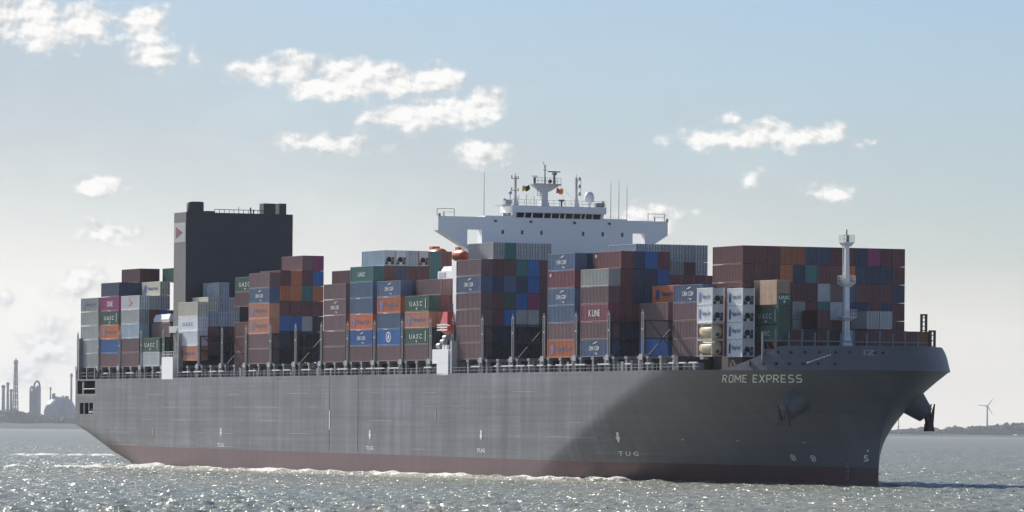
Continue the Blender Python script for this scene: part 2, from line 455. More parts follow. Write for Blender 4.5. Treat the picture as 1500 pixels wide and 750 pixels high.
def bw_pt(u, z, off=.06):
    b_ = half_breadth(u, 19.6); p = Vector((u, HB - b_, 0)); c = Vector((118.0, HB, 0)); d = (c - p).normalized()
    q = p + d * ((z - DECK) * .26) - d * off
    return Vector((q.x, q.y, z))
for u, z in ((117, 20.6), (120, 20.5), (122.5, 20.5), (125, 20.5), (127.5, 20.5), (130, 20.5), (132.5, 20.5), (122.5, 22.4), (125, 22.4), (127.5, 22.4), (130, 22.4), (132.5, 22.4), (134.5, 22.4), (137.5, 22.3), (138.2, 22.3)):
    p = bw_pt(u, z, .04); q = bw_pt(u, z, .30)
    m_ = MB(); m_.tube(p, q, .22 if (u, z) != (117, 20.6) else .42, n=10); m_.build('fairlead', M_black, ship)

# ------------------------------------------------------------------ lettering and marks on the plating
def on_side(me_name, vs2, fs, uc, zc, sx, sy, mat_, shear=0.0, off=.07, surf=side, parent=ship):
    out = []
    for x, y in vs2:
        zz = zc + y * sy; uu = uc + x * sx + shear * y * sy
        out.append(surf(uu, zz, off))
    mb = MB(); mb.add(out, fs); o = mb.build(me_name, mat_, parent, fix=False)
    return o
def hull_text(name, body, uc, zc, w_, h_, m_, bold=0.0, shear=0.0, surf=side):
    vs2, fs, tw, th = text_mesh(body, 1.0, bold)
    return on_side(name, vs2, fs, uc, zc, w_ / tw, h_ / th, m_, shear, surf=surf)
# the ship's name, each letter cut fine enough to follow the flare
STROKES = {'R': [(0, 0, 0, 1), (0, .94, .55, .94), (.6, .9, .6, .55), (0, .48, .55, .48), (.3, .45, .66, 0)], 'O': [(.06, .1, .06, .9), (.64, .1, .64, .9), (.06, .94, .64, .94), (.06, .06, .64, .06)],
           'M': [(0, 0, 0, 1), (.86, 0, .86, 1), (.04, .96, .43, .3), (.82, .96, .43, .3)], 'E': [(0, 0, 0, 1), (0, .94, .6, .94), (0, .5, .5, .5), (0, .06, .6, .06)],
           'X': [(0, 0, .66, 1), (.66, 0, 0, 1)], 'P': [(0, 0, 0, 1), (0, .94, .55, .94), (.6, .9, .6, .5), (0, .44, .55, .44)],
           'S': [(.62, .94, .08, .94), (.05, .9, .05, .55), (.08, .5, .6, .5), (.63, .45, .63, .1), (.62, .06, .02, .06)]}
def block_letters(body):
    vs, fs, x0 = [], [], 0.0
    for ch in body:
        if ch == ' ': x0 += .62; continue
        wmax = 0
        for ax, ay, bx, by in STROKES[ch]:
            d = Vector((bx - ax, by - ay)); L_ = d.length; d.normalize(); n_ = Vector((-d.y, d.x)) * (.085 if abs(d.x) < .9 else .075)
            for i in range(3):
                p0 = Vector((ax, ay)) + d * (L_ * i / 3); p1 = Vector((ax, ay)) + d * (L_ * (i + 1) / 3); o = len(vs)
                vs += [(x0 + q.x, q.y - .5) for q in (p0 + n_, p0 - n_, p1 - n_, p1 + n_)]; fs.append((o, o + 1, o + 2, o + 3))
            wmax = max(wmax, ax, bx)
        x0 += wmax + .34
    m_ = x0 / 2
    return [(x - m_, y) for x, y in vs], fs, x0 - .34
nv, nf, nw = block_letters('ROME EXPRESS')
on_side('name_lettering', nv, nf, 117.45, 18.05, 15.9 / nw, 1.3, M_letter_w, 1.35)
ARROW = ([(-.3, 1), (.3, 1), (.3, .1), (.6, .15), (0, -1), (-.6, .15), (-.3, .1)], [(0, 1, 2, 3, 4, 5, 6)])
for uc, zc, tz, sh, m_ in ((-167.6, 7.9, 5.2, 0, mat('worn_lettering', (.33, .33, .33), .6)), (-125.1, 7.9, 5.3, 0, None), (-41.4, 7.7, 5.2, 0, None), (14.1, 7.9, 5.1, 0, None)):
    on_side('tug_arrow', ARROW[0], ARROW[1], uc, zc, 1.15, .95, m_ or M_letter_w)
    hull_text('tug_lettering', 'TUG', uc, tz, 3.9, .75, m_ or M_letter_w, bold=.01)
on_side('tug_arrow', ARROW[0], ARROW[1], 71.0, 7.8, 1.25, 1.0, M_letter_w, shear=.55)
hull_text('tug_lettering', 'T U G', 71.8, 5.0, 5.6, .8, M_letter_w, bold=.01, shear=.6)
on_side('pilot_mark', [(-.2, -1.9), (.2, -1.9), (.2, 1.9), (-.2, 1.9)], [(0, 1, 2, 3)], -63.0, 10.6, 1, 1, M_letter_w)
on_side('pilot_mark', [(-.12, -.9), (.12, -.9), (.12, .9), (-.12, .9)], [(0, 1, 2, 3)], -8.0, 11.6, 1, 1, mat('worn_lettering', (.33, .33, .33)))
# seams of the pilot door recess: real battens
for u_ in (-63.2, -48.0):
    MB().box(u_ - .07, u_ + .07, -.04, 0.05, 4.4, 19.45).build('rubbing_strip', mat('dark_hull_grey', (.085, .088, .10), .5), ship)
def ring_mark(u, z, r):
    vs, fs = [], []
    n = 20
    for i in range(n):
        a = 2 * math.pi * i / n
        vs += [(math.cos(a) * r, math.sin(a) * r), (math.cos(a) * r * .8, math.sin(a) * r * .8)]
        j = (i + 1) % n; fs.append((2 * i, 2 * j, 2 * j + 1, 2 * i + 1))
    for a in (math.pi / 4, 3 * math.pi / 4):
        c, s = math.cos(a), math.sin(a); o = len(vs); t = .1 * r
        vs += [(c * r * .8 - s * t, s * r * .8 + c * t), (c * r * .8 + s * t, s * r * .8 - c * t), (-c * r * .8 + s * t, -s * r * .8 - c * t), (-c * r * .8 - s * t, -s * r * .8 + c * t)]
        fs.append((o, o + 1, o + 2, o + 3))
    on_side('thruster_mark', vs, fs, u, z, 1, 1, M_letter_w)
ring_mark(111.8, 4.7, .55); ring_mark(116.0, 4.6, .55)
hull_text('bulb_mark', '5', 126.4, 4.7, .9, 1.1, M_letter_w, bold=.02)
hull_text('bulb_mark', '•', 126.9, 6.0, .4, .4, M_letter_w)
for k in range(5): hull_text('draft_lettering', str(12 + k), 122.3 + .1 * k, 1.3 + k * .62, .55, .34, mat('worn_lettering', (.33, .33, .33)), bold=.01)
for u_, z_ in ((88.5, 7.6), (101.5, 7.5), (115.5, 7.3)):
    on_side('pad_eye', [(-.35, -.12), (.35, -.12), (.35, .12), (-.35, .12)], [(0, 1, 2, 3)], u_, z_, 1, 1, mat('worn_lettering', (.33, .33, .33)), off=.1)
def bws(u, z, off): return bw_pt(u, z, off)
hull_text('bow_mark', 'IZ', 136.9, 22.35, 1.3, .9, MATS['worn_lettering'], bold=.01, surf=bws)

M_rust = mat('rusty_iron', (.07, .045, .042), .75, var=.4, scale=1.5)
# anchors in their bolsters
def anchor_boss(sgn):
    """tapered bolster standing out of the flare"""
    u, z = 119.5, 14.2
    p = side(u, z, 0); n = (side(u, z, 1) - p)
    n = Vector((n.x * .7, n.y - .25, n.z - .15)).normalized()
    if sgn > 0: p = Vector((p.x, 2 * HB - p.y, p.z)); n = Vector((n.x, -n.y, n.z))
    mb = MB()
    a = n.orthogonal().normalized(); b = n.cross(a)
    prof = [(2.9, -1.8), (2.35, 0.2), (1.95, 1.6), (1.6, 2.7), (1.5, 3.0), (1.15, 3.05), (.0, 3.05)]
    nn = 14; vs = []; fs = []
    for r, d in prof:
        for i in range(nn):
            t = 2 * math.pi * i / nn; vs.append(p + n * d + a * (math.cos(t) * r) + b * (math.sin(t) * r))
    for k in range(len(prof) - 1):
        for i in range(nn): fs.append((k * nn + i, k * nn + (i + 1) % nn, (k + 1) * nn + (i + 1) % nn, (k + 1) * nn + i))
    mb.add(vs, fs, True)
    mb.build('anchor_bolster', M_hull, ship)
    return p, n
def make_anchor(sgn, label):
    p, n = anchor_boss(sgn)
    q = p + n * 3.1
    w0 = W(q.x, q.y, q.z)
    root = empty('anchor', label, 'anchor', w0, SROT)
    out = Vector((n.x, n.y, 0)).normalized(); up = Vector((0, 0, 1)); sd = out.cross(up)
    root.scale = (.8, .8, .8) if sgn < 0 else (1.1, 1.1, 1.1)
    m1 = MB(); m1.tube(-n * .6 + up * .9, n * .55 - up * 1.3, .34, .42, 8); m1.build('shank', M_rust, root)
    m2 = MB(); c = n * .6 - up * 1.5
    m2.hexa([c - sd * 1.9 - up * .55 + out * .5, c + sd * 1.9 - up * .55 + out * .5, c + sd * 1.9 - up * .55 - out * .4, c - sd * 1.9 - up * .55 - out * .4],
            [c - sd * 1.6 + up * .5 + out * .4, c + sd * 1.6 + up * .5 + out * .4, c + sd * 1.6 + up * .5 - out * .4, c - sd * 1.6 + up * .5 - out * .4]); m2.build('crown', M_rust, root)
    for s in (-1, 1):
        f = MB(); b0 = c + sd * (s * 1.25) + up * .4
        tip = b0 + up * 3.3 + out * .6
        f.hexa([b0 + out * .36 - sd * .5, b0 + out * .36 + sd * .5, b0 - out * .36 + sd * .5, b0 - out * .36 - sd * .5],
               [tip + out * .08 - sd * .08, tip + out * .08 + sd * .08, tip - out * .08 + sd * .08, tip - out * .08 - sd * .08])
        f.build('fluke', M_rust, root)
make_anchor(-1, 'dark stockless anchor hanging on its bolster under the ship name at the bow')
make_anchor(1, 'dark anchor silhouetted against the sky off the far bow flare')

# ------------------------------------------------------------------ deck: coamings, lashing bridges, rails
GAPS = [-219.0 + 14.3 * i for i in range(5)] + [-154.0 + .6] + [-139.7 + 14.3 * i for i in range(10)] + [0.0 + 14.3 * i for i in range(8)]
BAYS = [(-219.0 + 14.3 * i, -204.7 + 14.3 * i) for i in range(4)] + [(-154.0, -139.7)] + [(-139.7 + 14.3 * i, -125.4 + 14.3 * i) for i in range(9)] + [(14.3 * i, 14.3 * (i + 1)) for i in range(8)]
for a, b_ in BAYS:
    top = 21.95
    v0, v1 = 3.4, 44.8
    if a > 98: v0, v1 = 7.5, 40.7
    m_ = MB().box(a - 1.6, b_ - 4.6, v0, v1, DECK, top)
    m_.build('hatch_cover', mat('hatch_paint', (.07, .05, .05), .6), ship)
    for x in (a - 1.5, (a + b_) / 2 - 3.2, b_ - 5.0):
        if a <= 98: MB().box(x, x + .7, 1.3, 2.0, DECK, 21.6).box(x - .25, x + .95, 1.2, 3.39, 21.6, 22.06).build('container_pedestal', M_grey, ship)
for g in GAPS:
    u = g - 3.0
    ins = 0.0
    if u > 92: ins = 5.0
    m_ = MB()
    for v in [1.6 + ins, 8.4, 15.6, 22.8, 30.0, 37.2, 46.2 - ins]:
        m_.box(u - (.14 if v < 8 else .5), u + (.14 if v < 8 else .5), v - .2, v + .2, DECK, 28.2)
    for z in (22.1, 25.2, 28.3):
        m_.box(u - .7, u + .7, 1.3 + ins, 46.6 - ins, z - .12, z + .08)
    for k in range(6):
        v = 2.2 + 7.3 * k
        if v < 1.6 + ins or v > 40: continue
        m_.tube((u + .5, v, 22.2), (u + .5, v + 5.4, 28.2), .1, n=5); m_.tube((u + .5, v + 5.4, 22.2), (u + .5, v, 28.2), .1, n=5)
    o = m_.build('lashing_bridge', M_dark, ship)
    e = MB(); v = 1.25 + ins
    for du in (-.36, .36): e.box(u + du - .07, u + du + .07, v - .09, v + .09, 22.4, 29.5)
    e.box(u - .43, u + .43, v - .085, v + .085, 29.5, 29.66).box(u - .26, u + .26, v - .1, v + .1, 26.6, 26.9).box(u - .08, u + .08, v - .08, v + .08, 29.66, 30.2)
    e.box(u - .7, u + .7, v - .4, v + .55, 21.4, 22.4)
    e.build('end_frame', mat('frame_grey', (.34, .35, .36), .5), o)
    b2 = MB().box(u - .8, u + .8, 1.0, 3.2, DECK, 21.9); b2.build('bridge_footing', M_dark, o)
rl = MB()
z0 = DECK
for z in (z0 + .55, z0 + 1.1):
    rl.box(-204, 108, .25, .33, z - .04, z + .04)
u = -204.0
while u < 108:
    rl.box(u - .05, u + .05, .25, .33, z0, z0 + 1.12); u += 2.2
rl.build('deck_railing', M_grey, ship)
u = -203.0; rnd = random.Random(3)
while u < 104:
    L_ = rnd.uniform(1.5, 5.5)
    if rnd.random() < .6 and not (-163 < u < -153 or -12 < u < 0): MB().box(u, u + L_, .8, 1.1, 20.65, 20.85).build('pipe_cover', M_rail, ship)
    u += L_ + rnd.uniform(.6, 2.5)
rnd = random.Random(5)
u = -203.0
while u < 104:
    if not (-163 < u < -153 or -12 < u < 0):
        if rnd.random() < .5: MB().box(u, u + rnd.uniform(.4, 1.2), 1.6, 3.2, DECK, DECK + rnd.uniform(.8, 1.9)).build('deck_locker', M_grey, ship)
        else: MB().tube((u, 2.0, DECK), (u, 2.0, DECK + rnd.uniform(.8, 1.8)), rnd.uniform(.15, .4), n=8).build('deck_vent', M_pale if rnd.random() < .35 else M_grey, ship)
    u += rnd.uniform(1.6, 5.0)

# stern mooring deck frame under the aftmost stack
m_ = MB()
for u_ in (-219.4, -214.0, -208.6): m_.box(u_ - .25, u_ + .25, .6, 1.1, DECK, 22.0)
m_.tube((-208.4, .9, DECK), (-205.5, .9, 22.0), .2); m_.box(-219.6, -219.0, .5, 1.3, DECK, 28.7)
for z in (20.2, 20.9): m_.box(-219.4, -208.6, .8, .9, z - .05, z + .05)
m_.build('stern_frame', M_grey, ship)

# white stair houses on the side deck
m_ = MB().box(-162.3, -155.3, -.02, 3.4, DECK - .3, 24.0); o = m_.build('stair_house', M_white, ship)
g = MB()
for z in (24.55, 25.1): g.box(-162.2, -155.4, .1, .16, z - .04, z + .04).box(-155.46, -155.4, .1, 3.2, z - .04, z + .04)
for k in range(6): g.box(-162.2 + k * 1.35, -162.1 + k * 1.35, .1, .16, 24.0, 25.1)
g.build('guard_rail', M_rail, o)
m_ = MB().box(-10.0, -2.2, -.02, 3.4, 21.4, 24.1).box(-7.8, -2.2, .0, 3.4, DECK - .3, 21.4); m_.build('stair_house', M_white, ship)
MB().box(-1.6, -1.0, .2, 3.2, DECK, 25.6).build('vent_trunk', M_pale, ship)
MB().box(-153.6, -153.0, .4, 1.2, DECK, 29.0).build('vent_trunk', M_grey, ship)

# funnel block
FU0, FU1, FV0, FV1, FZ = -161.6, -154.0, 2.3, 26.7, 55.0
m_ = MB().box(FU0, FU1, FV0, FV1, DECK, FZ)
fun = m_.build('funnel_casing', M_fun, ship)
fs_ = mat('funnel_side_paint', (.12, .118, .115), .55, var=.25, scale=.3)  # casing paint made lighter, painting in the sun on this side
MB().box(FU0 + .03, FU1 - .03, FV0 - .04, FV0 + .1, 23.5, FZ - .05).build('side_plating', fs_, fun)
MB().box(FU0 + .3, FU1 - .25, FV0 - .09, FV0 + .1, 48.6, 52.8).build('white_panel', mat('worn_white_panel', (.38, .38, .39), .5), fun)
MB().prism([(FU0 + 1.3, 52.0), (FU0 + 1.3, 49.4), (FU1 - 1.9, 50.7)], 1, FV0 - .13, FV0 + .1).build('red_triangle', mat('faded_red', (.15, .03, .04), .5), fun)
MB().box(FU0 - .2, FU1 + .9, FV0 - .9, FV0 + .3, 29.2, 30.6).build('service_platform', M_pale, fun)
MB().lathe([(1.85, 0), (1.85, 2.1), (1.7, 2.3), (0, 2.3)], (-156.2, 5.1, FZ), 24).build('exhaust_stack', M_dark, fun)
MB().box(-157.2, -154.6, 20.2, 22.9, FZ, FZ + 2.3).build('exhaust_stack', M_dark, fun)
MB().box(-157.2, -154.6, 23.8, 25.4, FZ, FZ + 2.35).build('exhaust_stack', M_dark, fun)
MB().box(-158, -154.3, 7.0, 8.8, FZ, FZ + .35).build('roof_step', M_dark, fun)
g = MB()
for k in range(11): g.box(-154.3, -154.2, 8.8 + k * 1.1, 8.9 + k * 1.1, FZ, FZ + .75)
g.box(-154.3, -154.2, 8.8, 20, FZ + .65, FZ + .78)
g.build('roof_railing', M_dark, fun)
g = MB().tube((-155, 14.6, FZ), (-155, 14.6, FZ + 1.4), .06).tube((-155, 17.4, FZ), (-155, 17.3, FZ + 1.3), .18).tube((-155, 18.0, FZ), (-155, 18.1, FZ + .9), .14)
g.build('vent_pipes', M_dark, fun)

# ------------------------------------------------------------------ bridge house
BU = -6.0
br = MB()
front = BU; back = BU - 2.2
WT = 49.3
def plate(poly): br.prism(poly, 0, back, front)
plate([(8.3, 40.0), (39.7, 40.0), (39.7, 46.9), (8.3, 46.9)])
plate([(-.7, 46.9), (47.1, 46.9), (47.1, WT), (-.7, WT)])
plate([(-.7, 46.9 - .003), (-.7, 46.6), (3.9, 44.0), (8.0, 41.6), (8.0, 44.0), (5.3, 44.0), (5.3, 46.9 - .003)])
plate([(47.1, 46.9 - .003), (42.3, 46.9 - .003), (42.3, 43.4), (39.72, 43.4), (39.72, 41.2), (42.6, 43.0), (44.2, 44.8), (47.1, 46.6)])
br.box(BU - 5.5, back - .003, 10.5, 38.0, 40.0, WT - .003)
br.box(BU - 5.0, back - .4, 4.5, 43.5, DECK, 39.98)
bridge = br.build('bridge_house', M_white, ship)
wheel = MB()
wheel.hexa([(BU - 5, 14.6, WT), (BU + .02, 14.6, WT), (BU + .02, 33.4, WT), (BU - 5, 33.4, WT)],
           [(BU - 5, 14.5, 50.35), (BU + .35, 14.5, 50.35), (BU + .35, 33.5, 50.35), (BU - 5, 33.5, 50.35)])
wheel.box(BU - 5.2, BU + .75, 14.2, 33.8, 50.36, 51.65)
wh = wheel.build('wheelhouse', M_white, bridge)
ww = [(197, 287), (300, 372), (388, 507), (522, 600), (612, 697), (707, 760), (773, 857), (866, 948), (958, 1000), (1010, 1085), (1093, 1185)]
for a, b_ in ww:
    va = 14.9 + (a - 175) / (1200 - 175) * 18.2; vb = 14.9 + (b_ - 175) / (1200 - 175) * 18.2
    p = MB(); zt, zb = 50.30, 49.38
    def fx(z): return BU + .02 + .33 * (z - WT) / 1.05
    p.hexa([(fx(zb) - .1, va + .05, zb), (fx(zb) + .03, va + .05, zb), (fx(zb) + .03, vb - .05, zb), (fx(zb) - .1, vb - .05, zb)],
           [(fx(zt) - .1, va, zt), (fx(zt) + .03, va, zt), (fx(zt) + .03, vb, zt), (fx(zt) - .1, vb, zt)])
    p.build('window_pane', M_glass, bridge)
for u0, u1 in ((BU - 4.3, BU - 2.8), (BU - 2.4, BU - .9)):
    MB().box(u0, u1, 14.46, 14.56, 49.5, 50.25).build('window_pane', M_glass, bridge)
for v in (12.6, 16.6, 20.6, 29.3, 33.4, 37.5):
    MB().box(BU - .1, BU + .03, v - .23, v + .23, 46.15, 46.95).build('porthole', M_glass, bridge)
for v in (11.0, 18.3, 27.4, 34.7):
    f = MB(); f.box(BU, BU + .35, v - .18, v + .18, 48.55, 48.8).tube((BU + .35, v, 48.6), (BU + .45, v, 48.45), .2, n=8); f.build('floodlight', M_dark, bridge)
MB().box(BU - 4.8, BU - .2, 9.0, 14.4, WT, WT + .3).box(BU - 4.8, BU - .2, 33.9, 38.5, WT, WT + .25).build('upper_deck', M_white, bridge)
# monkey island: rails, masts, domes, aerials
RT = 51.65
g = MB()
for z in (RT + .5, RT + 1.1):
    g.box(BU + .6, BU + .66, 14.3, 33.7, z - .03, z + .03); g.box(BU - 5.1, BU + .6, 14.25, 14.31, z - .03, z + .03); g.box(BU - 5.1, BU + .6, 33.7, 33.76, z - .03, z + .03)
for k in range(17): g.box(BU + .6, BU + .66, 14.3 + k * 1.2125, 14.36 + k * 1.2125, RT, RT + 1.15)
g.build('guard_rail', M_rail, bridge)
mm = MB(); cv = 22.4
mm.hexa([(BU - 4, cv - 1.05, RT), (BU - 2, cv - 1.05, RT), (BU - 2, cv + .75, RT), (BU - 4, cv + .75, RT)], [(BU - 3.6, cv - .7, RT + 1.3), (BU - 2.4, cv - .7, RT + 1.3), (BU - 2.4, cv + .6, RT + 1.3), (BU - 3.6, cv + .6, RT + 1.3)])
mm.box(BU - 3.6, BU - 2.4, cv - .65, cv + .55, RT + 1.3, RT + 3.6)
mm.hexa([(BU - 3.6, cv - .8, RT + 2.9), (BU - 2.4, cv - .8, RT + 2.9), (BU - 2.4, cv + .9, RT + 2.9), (BU - 3.6, cv + .9, RT + 2.9)], [(BU - 3.8, cv - 2.6, RT + 4.2), (BU - 2.2, cv - 2.6, RT + 4.2), (BU - 2.2, cv + 3.1, RT + 4.2), (BU - 3.8, cv + 3.1, RT + 4.2)])
mm.box(BU - 4.0, BU - 2.0, cv - 2.6, cv + 3.2, RT + 4.21, RT + 4.42)
mast = mm.build('radar_mast', M_pale, bridge)
g = MB()
for k in range(8):
    v = cv - 2.5 + k * .8; g.box(BU - 2.08, BU - 2.02, v - .03, v + .03, RT + 4.4, RT + 5.5)
for z in (RT + 4.95, RT + 5.5): g.box(BU - 2.08, BU - 2.02, cv - 2.5, cv + 3.1, z - .03, z + .03)
g.build('platform_rail', M_grey, mast)
g = MB().tube((BU - 3, cv + .15, RT + 4.4), (BU - 3, cv + .15, RT + 7.6), .16, .1).tube((BU - 3, cv + .15, RT + 7.5), (BU - 3, cv - .25, RT + 8.6), .06).tube((BU - 3, cv + .15, RT + 7.5), (BU - 3, cv + .35, RT + 8.1), .06)
g.box(BU - 3.15, BU - 2.85, cv - .2, cv + .5, RT + 7.0, RT + 7.12); g.blob((BU - 3, cv + .15, RT + 7.7), .2); g.build('top_pole', M_grey, mast)
g = MB().tube((BU - 3, cv + 2.1, RT + 4.4), (BU - 3, cv + 2.1, RT + 6.6), .3, .2).box(BU - 3.4, BU - 2.6, cv + 1.75, cv + 2.45, RT + 6.1, RT + 6.6); g.build('radar_pedestal', M_grey, mast)
MB().box(BU - 3.15, BU - 2.85, cv + .75, cv + 3.3, RT + 6.65, RT + 6.85).build('radar_scanner', M_dark, mast)
g = MB().tube((BU - 3, cv - 2.0, RT + 4.4), (BU - 3, cv - 2.0, RT + 5.6), .22, .28).box(BU - 3.1, BU - 2.9, cv - 2.6, cv - 1.4, RT + 5.75, RT + 5.88); g.build('radar_scanner', M_dark, mast)
g = MB().blob((BU - 3, cv + 1.2, RT + 4.9), .42, 2, .03); g.build('searchlight', M_dark, mast)
g = MB()
for v in (cv - 1.6, cv - 1.0):
    g.box(BU - 2.6, BU - 2.5, v - .04, v + .04, RT + 2.0, RT + 3.4)
for k in range(4): g.box(BU - 2.6, BU - 2.5, cv - 1.6, cv - .6, RT + 2.1 + k * .38, RT + 2.16 + k * .38)
g.build('mast_ladder', M_grey, mast)
for v, s in ((16.4, -1), (29.1, 1)):
    g = MB()
    g.hexa([(BU - 3.4, v - .55, RT), (BU - 2.6, v - .55, RT), (BU - 2.6, v + .6, RT), (BU - 3.4, v + .6, RT)], [(BU - 3.2, v - .25, RT + 2), (BU - 2.8, v - .25, RT + 2), (BU - 2.8, v + .22, RT + 2), (BU - 3.2, v + .22, RT + 2)])
    g.box(BU - 3.2, BU - 2.8, v - .22, v + .2, RT + 2, RT + 5.7); g.tube((BU - 3, v, RT + 5.7), (BU - 3, v, RT + 6.3), .07)
    o = g.build('signal_mast', M_pale, bridge)
    if s < 0:
        for zz in (2.9, 5.2):
            a = MB().box(BU - 3.05, BU - 2.95, v - .75, v + .65, RT + zz, RT + zz + .1)
            a.box(BU - 3.08, BU - 2.92, v - .82, v - .66, RT + zz, RT + zz + .65).box(BU - 3.08, BU - 2.92, v + .55, v + .68, RT + zz, RT + zz + .5); a.build('yardarm', M_dark, o)
        MB().tube((BU - 3, v + .5, RT), (BU - 3, v + .1, RT + 2.6), .06).build('stay', M_pale, o)
    else:
        a = MB()
        for k in range(3):
            a.box(BU - 3.05, BU - 2.95, v + .2, v + 1.0, RT + 2.3 + k * 1.45, RT + 2.4 + k * 1.45); a.box(BU - 3.1, BU - 2.9, v + .55, v + .85, RT + 2.45 + k * 1.45, RT + 2.95 + k * 1.45)
        a.box(BU - 3.05, BU - 2.95, v + .92, v + 1.0, RT + 2.2, RT + 5.6); a.build('lamp_frame', M_grey, o)
g = MB().tube((BU - 2.2, 31.5, RT), (BU - 2.2, 31.5, RT + 1.0), .25, .4)
g.lathe([(.55, .9), (.9, 1.2), (.98, 1.7), (.95, 2.2), (.75, 2.75), (.4, 3.05), (0, 3.12)], (BU - 2.2, 31.5, RT), 16); g.build('radome', M_white, bridge)
g = MB().tube((BU - 1.2, 14.6, RT), (BU - 1.2, 14.6, RT + 2.2), .1).blob((BU - 1.2, 14.6, RT + 2.4), .38, 2, .02); g.build('radome', M_pale, bridge)
g = MB().box(BU - 1.8, BU - .4, 13.3, 14.6, RT + .2, RT + 1.1).box(BU - 1.0, BU - .6, 13.0, 13.4, RT + 1.0, RT + 1.3).box(BU - 4, BU - .2, 12.6, 14.2, RT - .1, RT + .1); g.build('compass_deck', M_pale, bridge)
g = MB().tube((BU - .6, 25.0, RT), (BU - .6, 25.0, RT + 1.0), .18).box(BU - .9, BU - .3, 24.5, 25.5, RT + 1.0, RT + 1.35); g.build('magnetic_compass', M_dark, bridge)
g = MB().box(BU - 1.4, BU - .3, 32.4, 33.9, RT + .1, RT + .9).tube((BU - .8, 33.8, RT + .9), (BU - .8, 33.8, RT + 1.3), .2); g.build('searchlight', M_grey, bridge)
for v, top in ((9.1, 58.0), (35.5, 56.6), (37.2, 57.0), (38.9, 56.0)):
    MB().tube((BU - 1, v, WT), (BU - 1, v, top), .07, .035, 5).build('whip_aerial', M_grey, bridge)
for k in range(4):
    v = 15.6 + k * 1.6; MB().tube((BU + .5, v, RT), (BU + .5, v, RT + 1.9 + .3 * (k % 2)), .05, n=5).build('whip_aerial', M_grey, bridge)
for s, v0, v1 in ((0, -.5, 3.0), (1, 43.4, 46.9)):
    g = MB()
    for v in (v0, v1): g.box(BU - 1.1, BU - 1.0, v - .05, v + .05, WT, WT + 1.5)
    g.box(BU - 1.1, BU - 1.0, v0, v1, WT + 1.4, WT + 1.5); g.box(BU - 1.1, BU - 1.0, (v0 + v1) / 2, v1, WT + .8, WT + .86)
    g.tube((BU - .6, v0 + 1.2, WT), (BU - .6, v0 + 1.2, WT + .9), .12); g.box(BU - .2, BU + .25, (v0 if not s else v1) - .15, (v0 if not s else v1) + .2, WT - .1, WT + .5)
    g.build('wing_frame', M_grey, bridge)
MB().box(BU, BU + .03, -.4, .5, 48.1, 48.2).build('wing_mark', M_letter_w, bridge)

# halyards and flags
for a, b_ in (((BU - 2, 18.4, RT), (BU - 2.2, 20.6, RT + 4.2)), ((BU - 2, 17.4, RT), (BU - 2.2, 19.9, RT + 4.2)), ((BU - 2, 28.6, RT + 1), (BU - 2.2, 25.4, RT + 4.2)), ((BU - 2, 26.4, RT), (BU - 2.2, 25.4, RT + 4.2))):
    MB().tube(a, b_, .02, n=4).build('halyard', M_grey, bridge)
def flag(v, z, w_, h_, mats, label, drop):
    root = empty('flag', label, 'flag', W(BU - 2.1, v, z), SROT)
    nx, nz = 12, 6
    for part, (i0, i1, m_) in (('hoist_cloth', (0, 6, mats[0])), ('fly_cloth', (6, 12, mats[1]))):
        mb = MB(); vs = []; fs = []
        for i in range(i0, i1 + 1):
            for k in range(nz + 1):
                a = i / nx; b_ = k / nz
                vs.append((.25 * math.sin(a * 6 + b_), a * w_ + .15 * math.sin(b_ * 4) * a, b_ * h_ - drop * a + .12 * math.sin(a * 7)))
        n = nz + 1
        for i in range(i1 - i0):
            for k in range(nz): fs.append((i * n + k, (i + 1) * n + k, (i + 1) * n + k + 1, i * n + k + 1))
        mb.add(vs, fs, True); o = mb.build(part, m_, root, fix=False)
        sm = o.modifiers.new('thickness', 'SOLIDIFY'); sm.thickness = .03
M_fk = mat('flag_black', (.03, .03, .03), .8); M_fy = mat('flag_yellow', (.65, .5, .03), .8); M_fr = mat('flag_red', (.65, .08, .05), .8); M_fo = mat('flag_orange', (.8, .28, .05), .8)
flag(17.4, 54.4, 1.5, 1.0, (M_fy, M_fk), 'small black and yellow flag flying left of the radar mast'.replace('left of', 'beside the halyard of'), -.25)
flag(24.5, 54.2, 1.35, 1.05, (M_fr, M_fo), 'small red and orange flag hanging under the radar platform', .1)

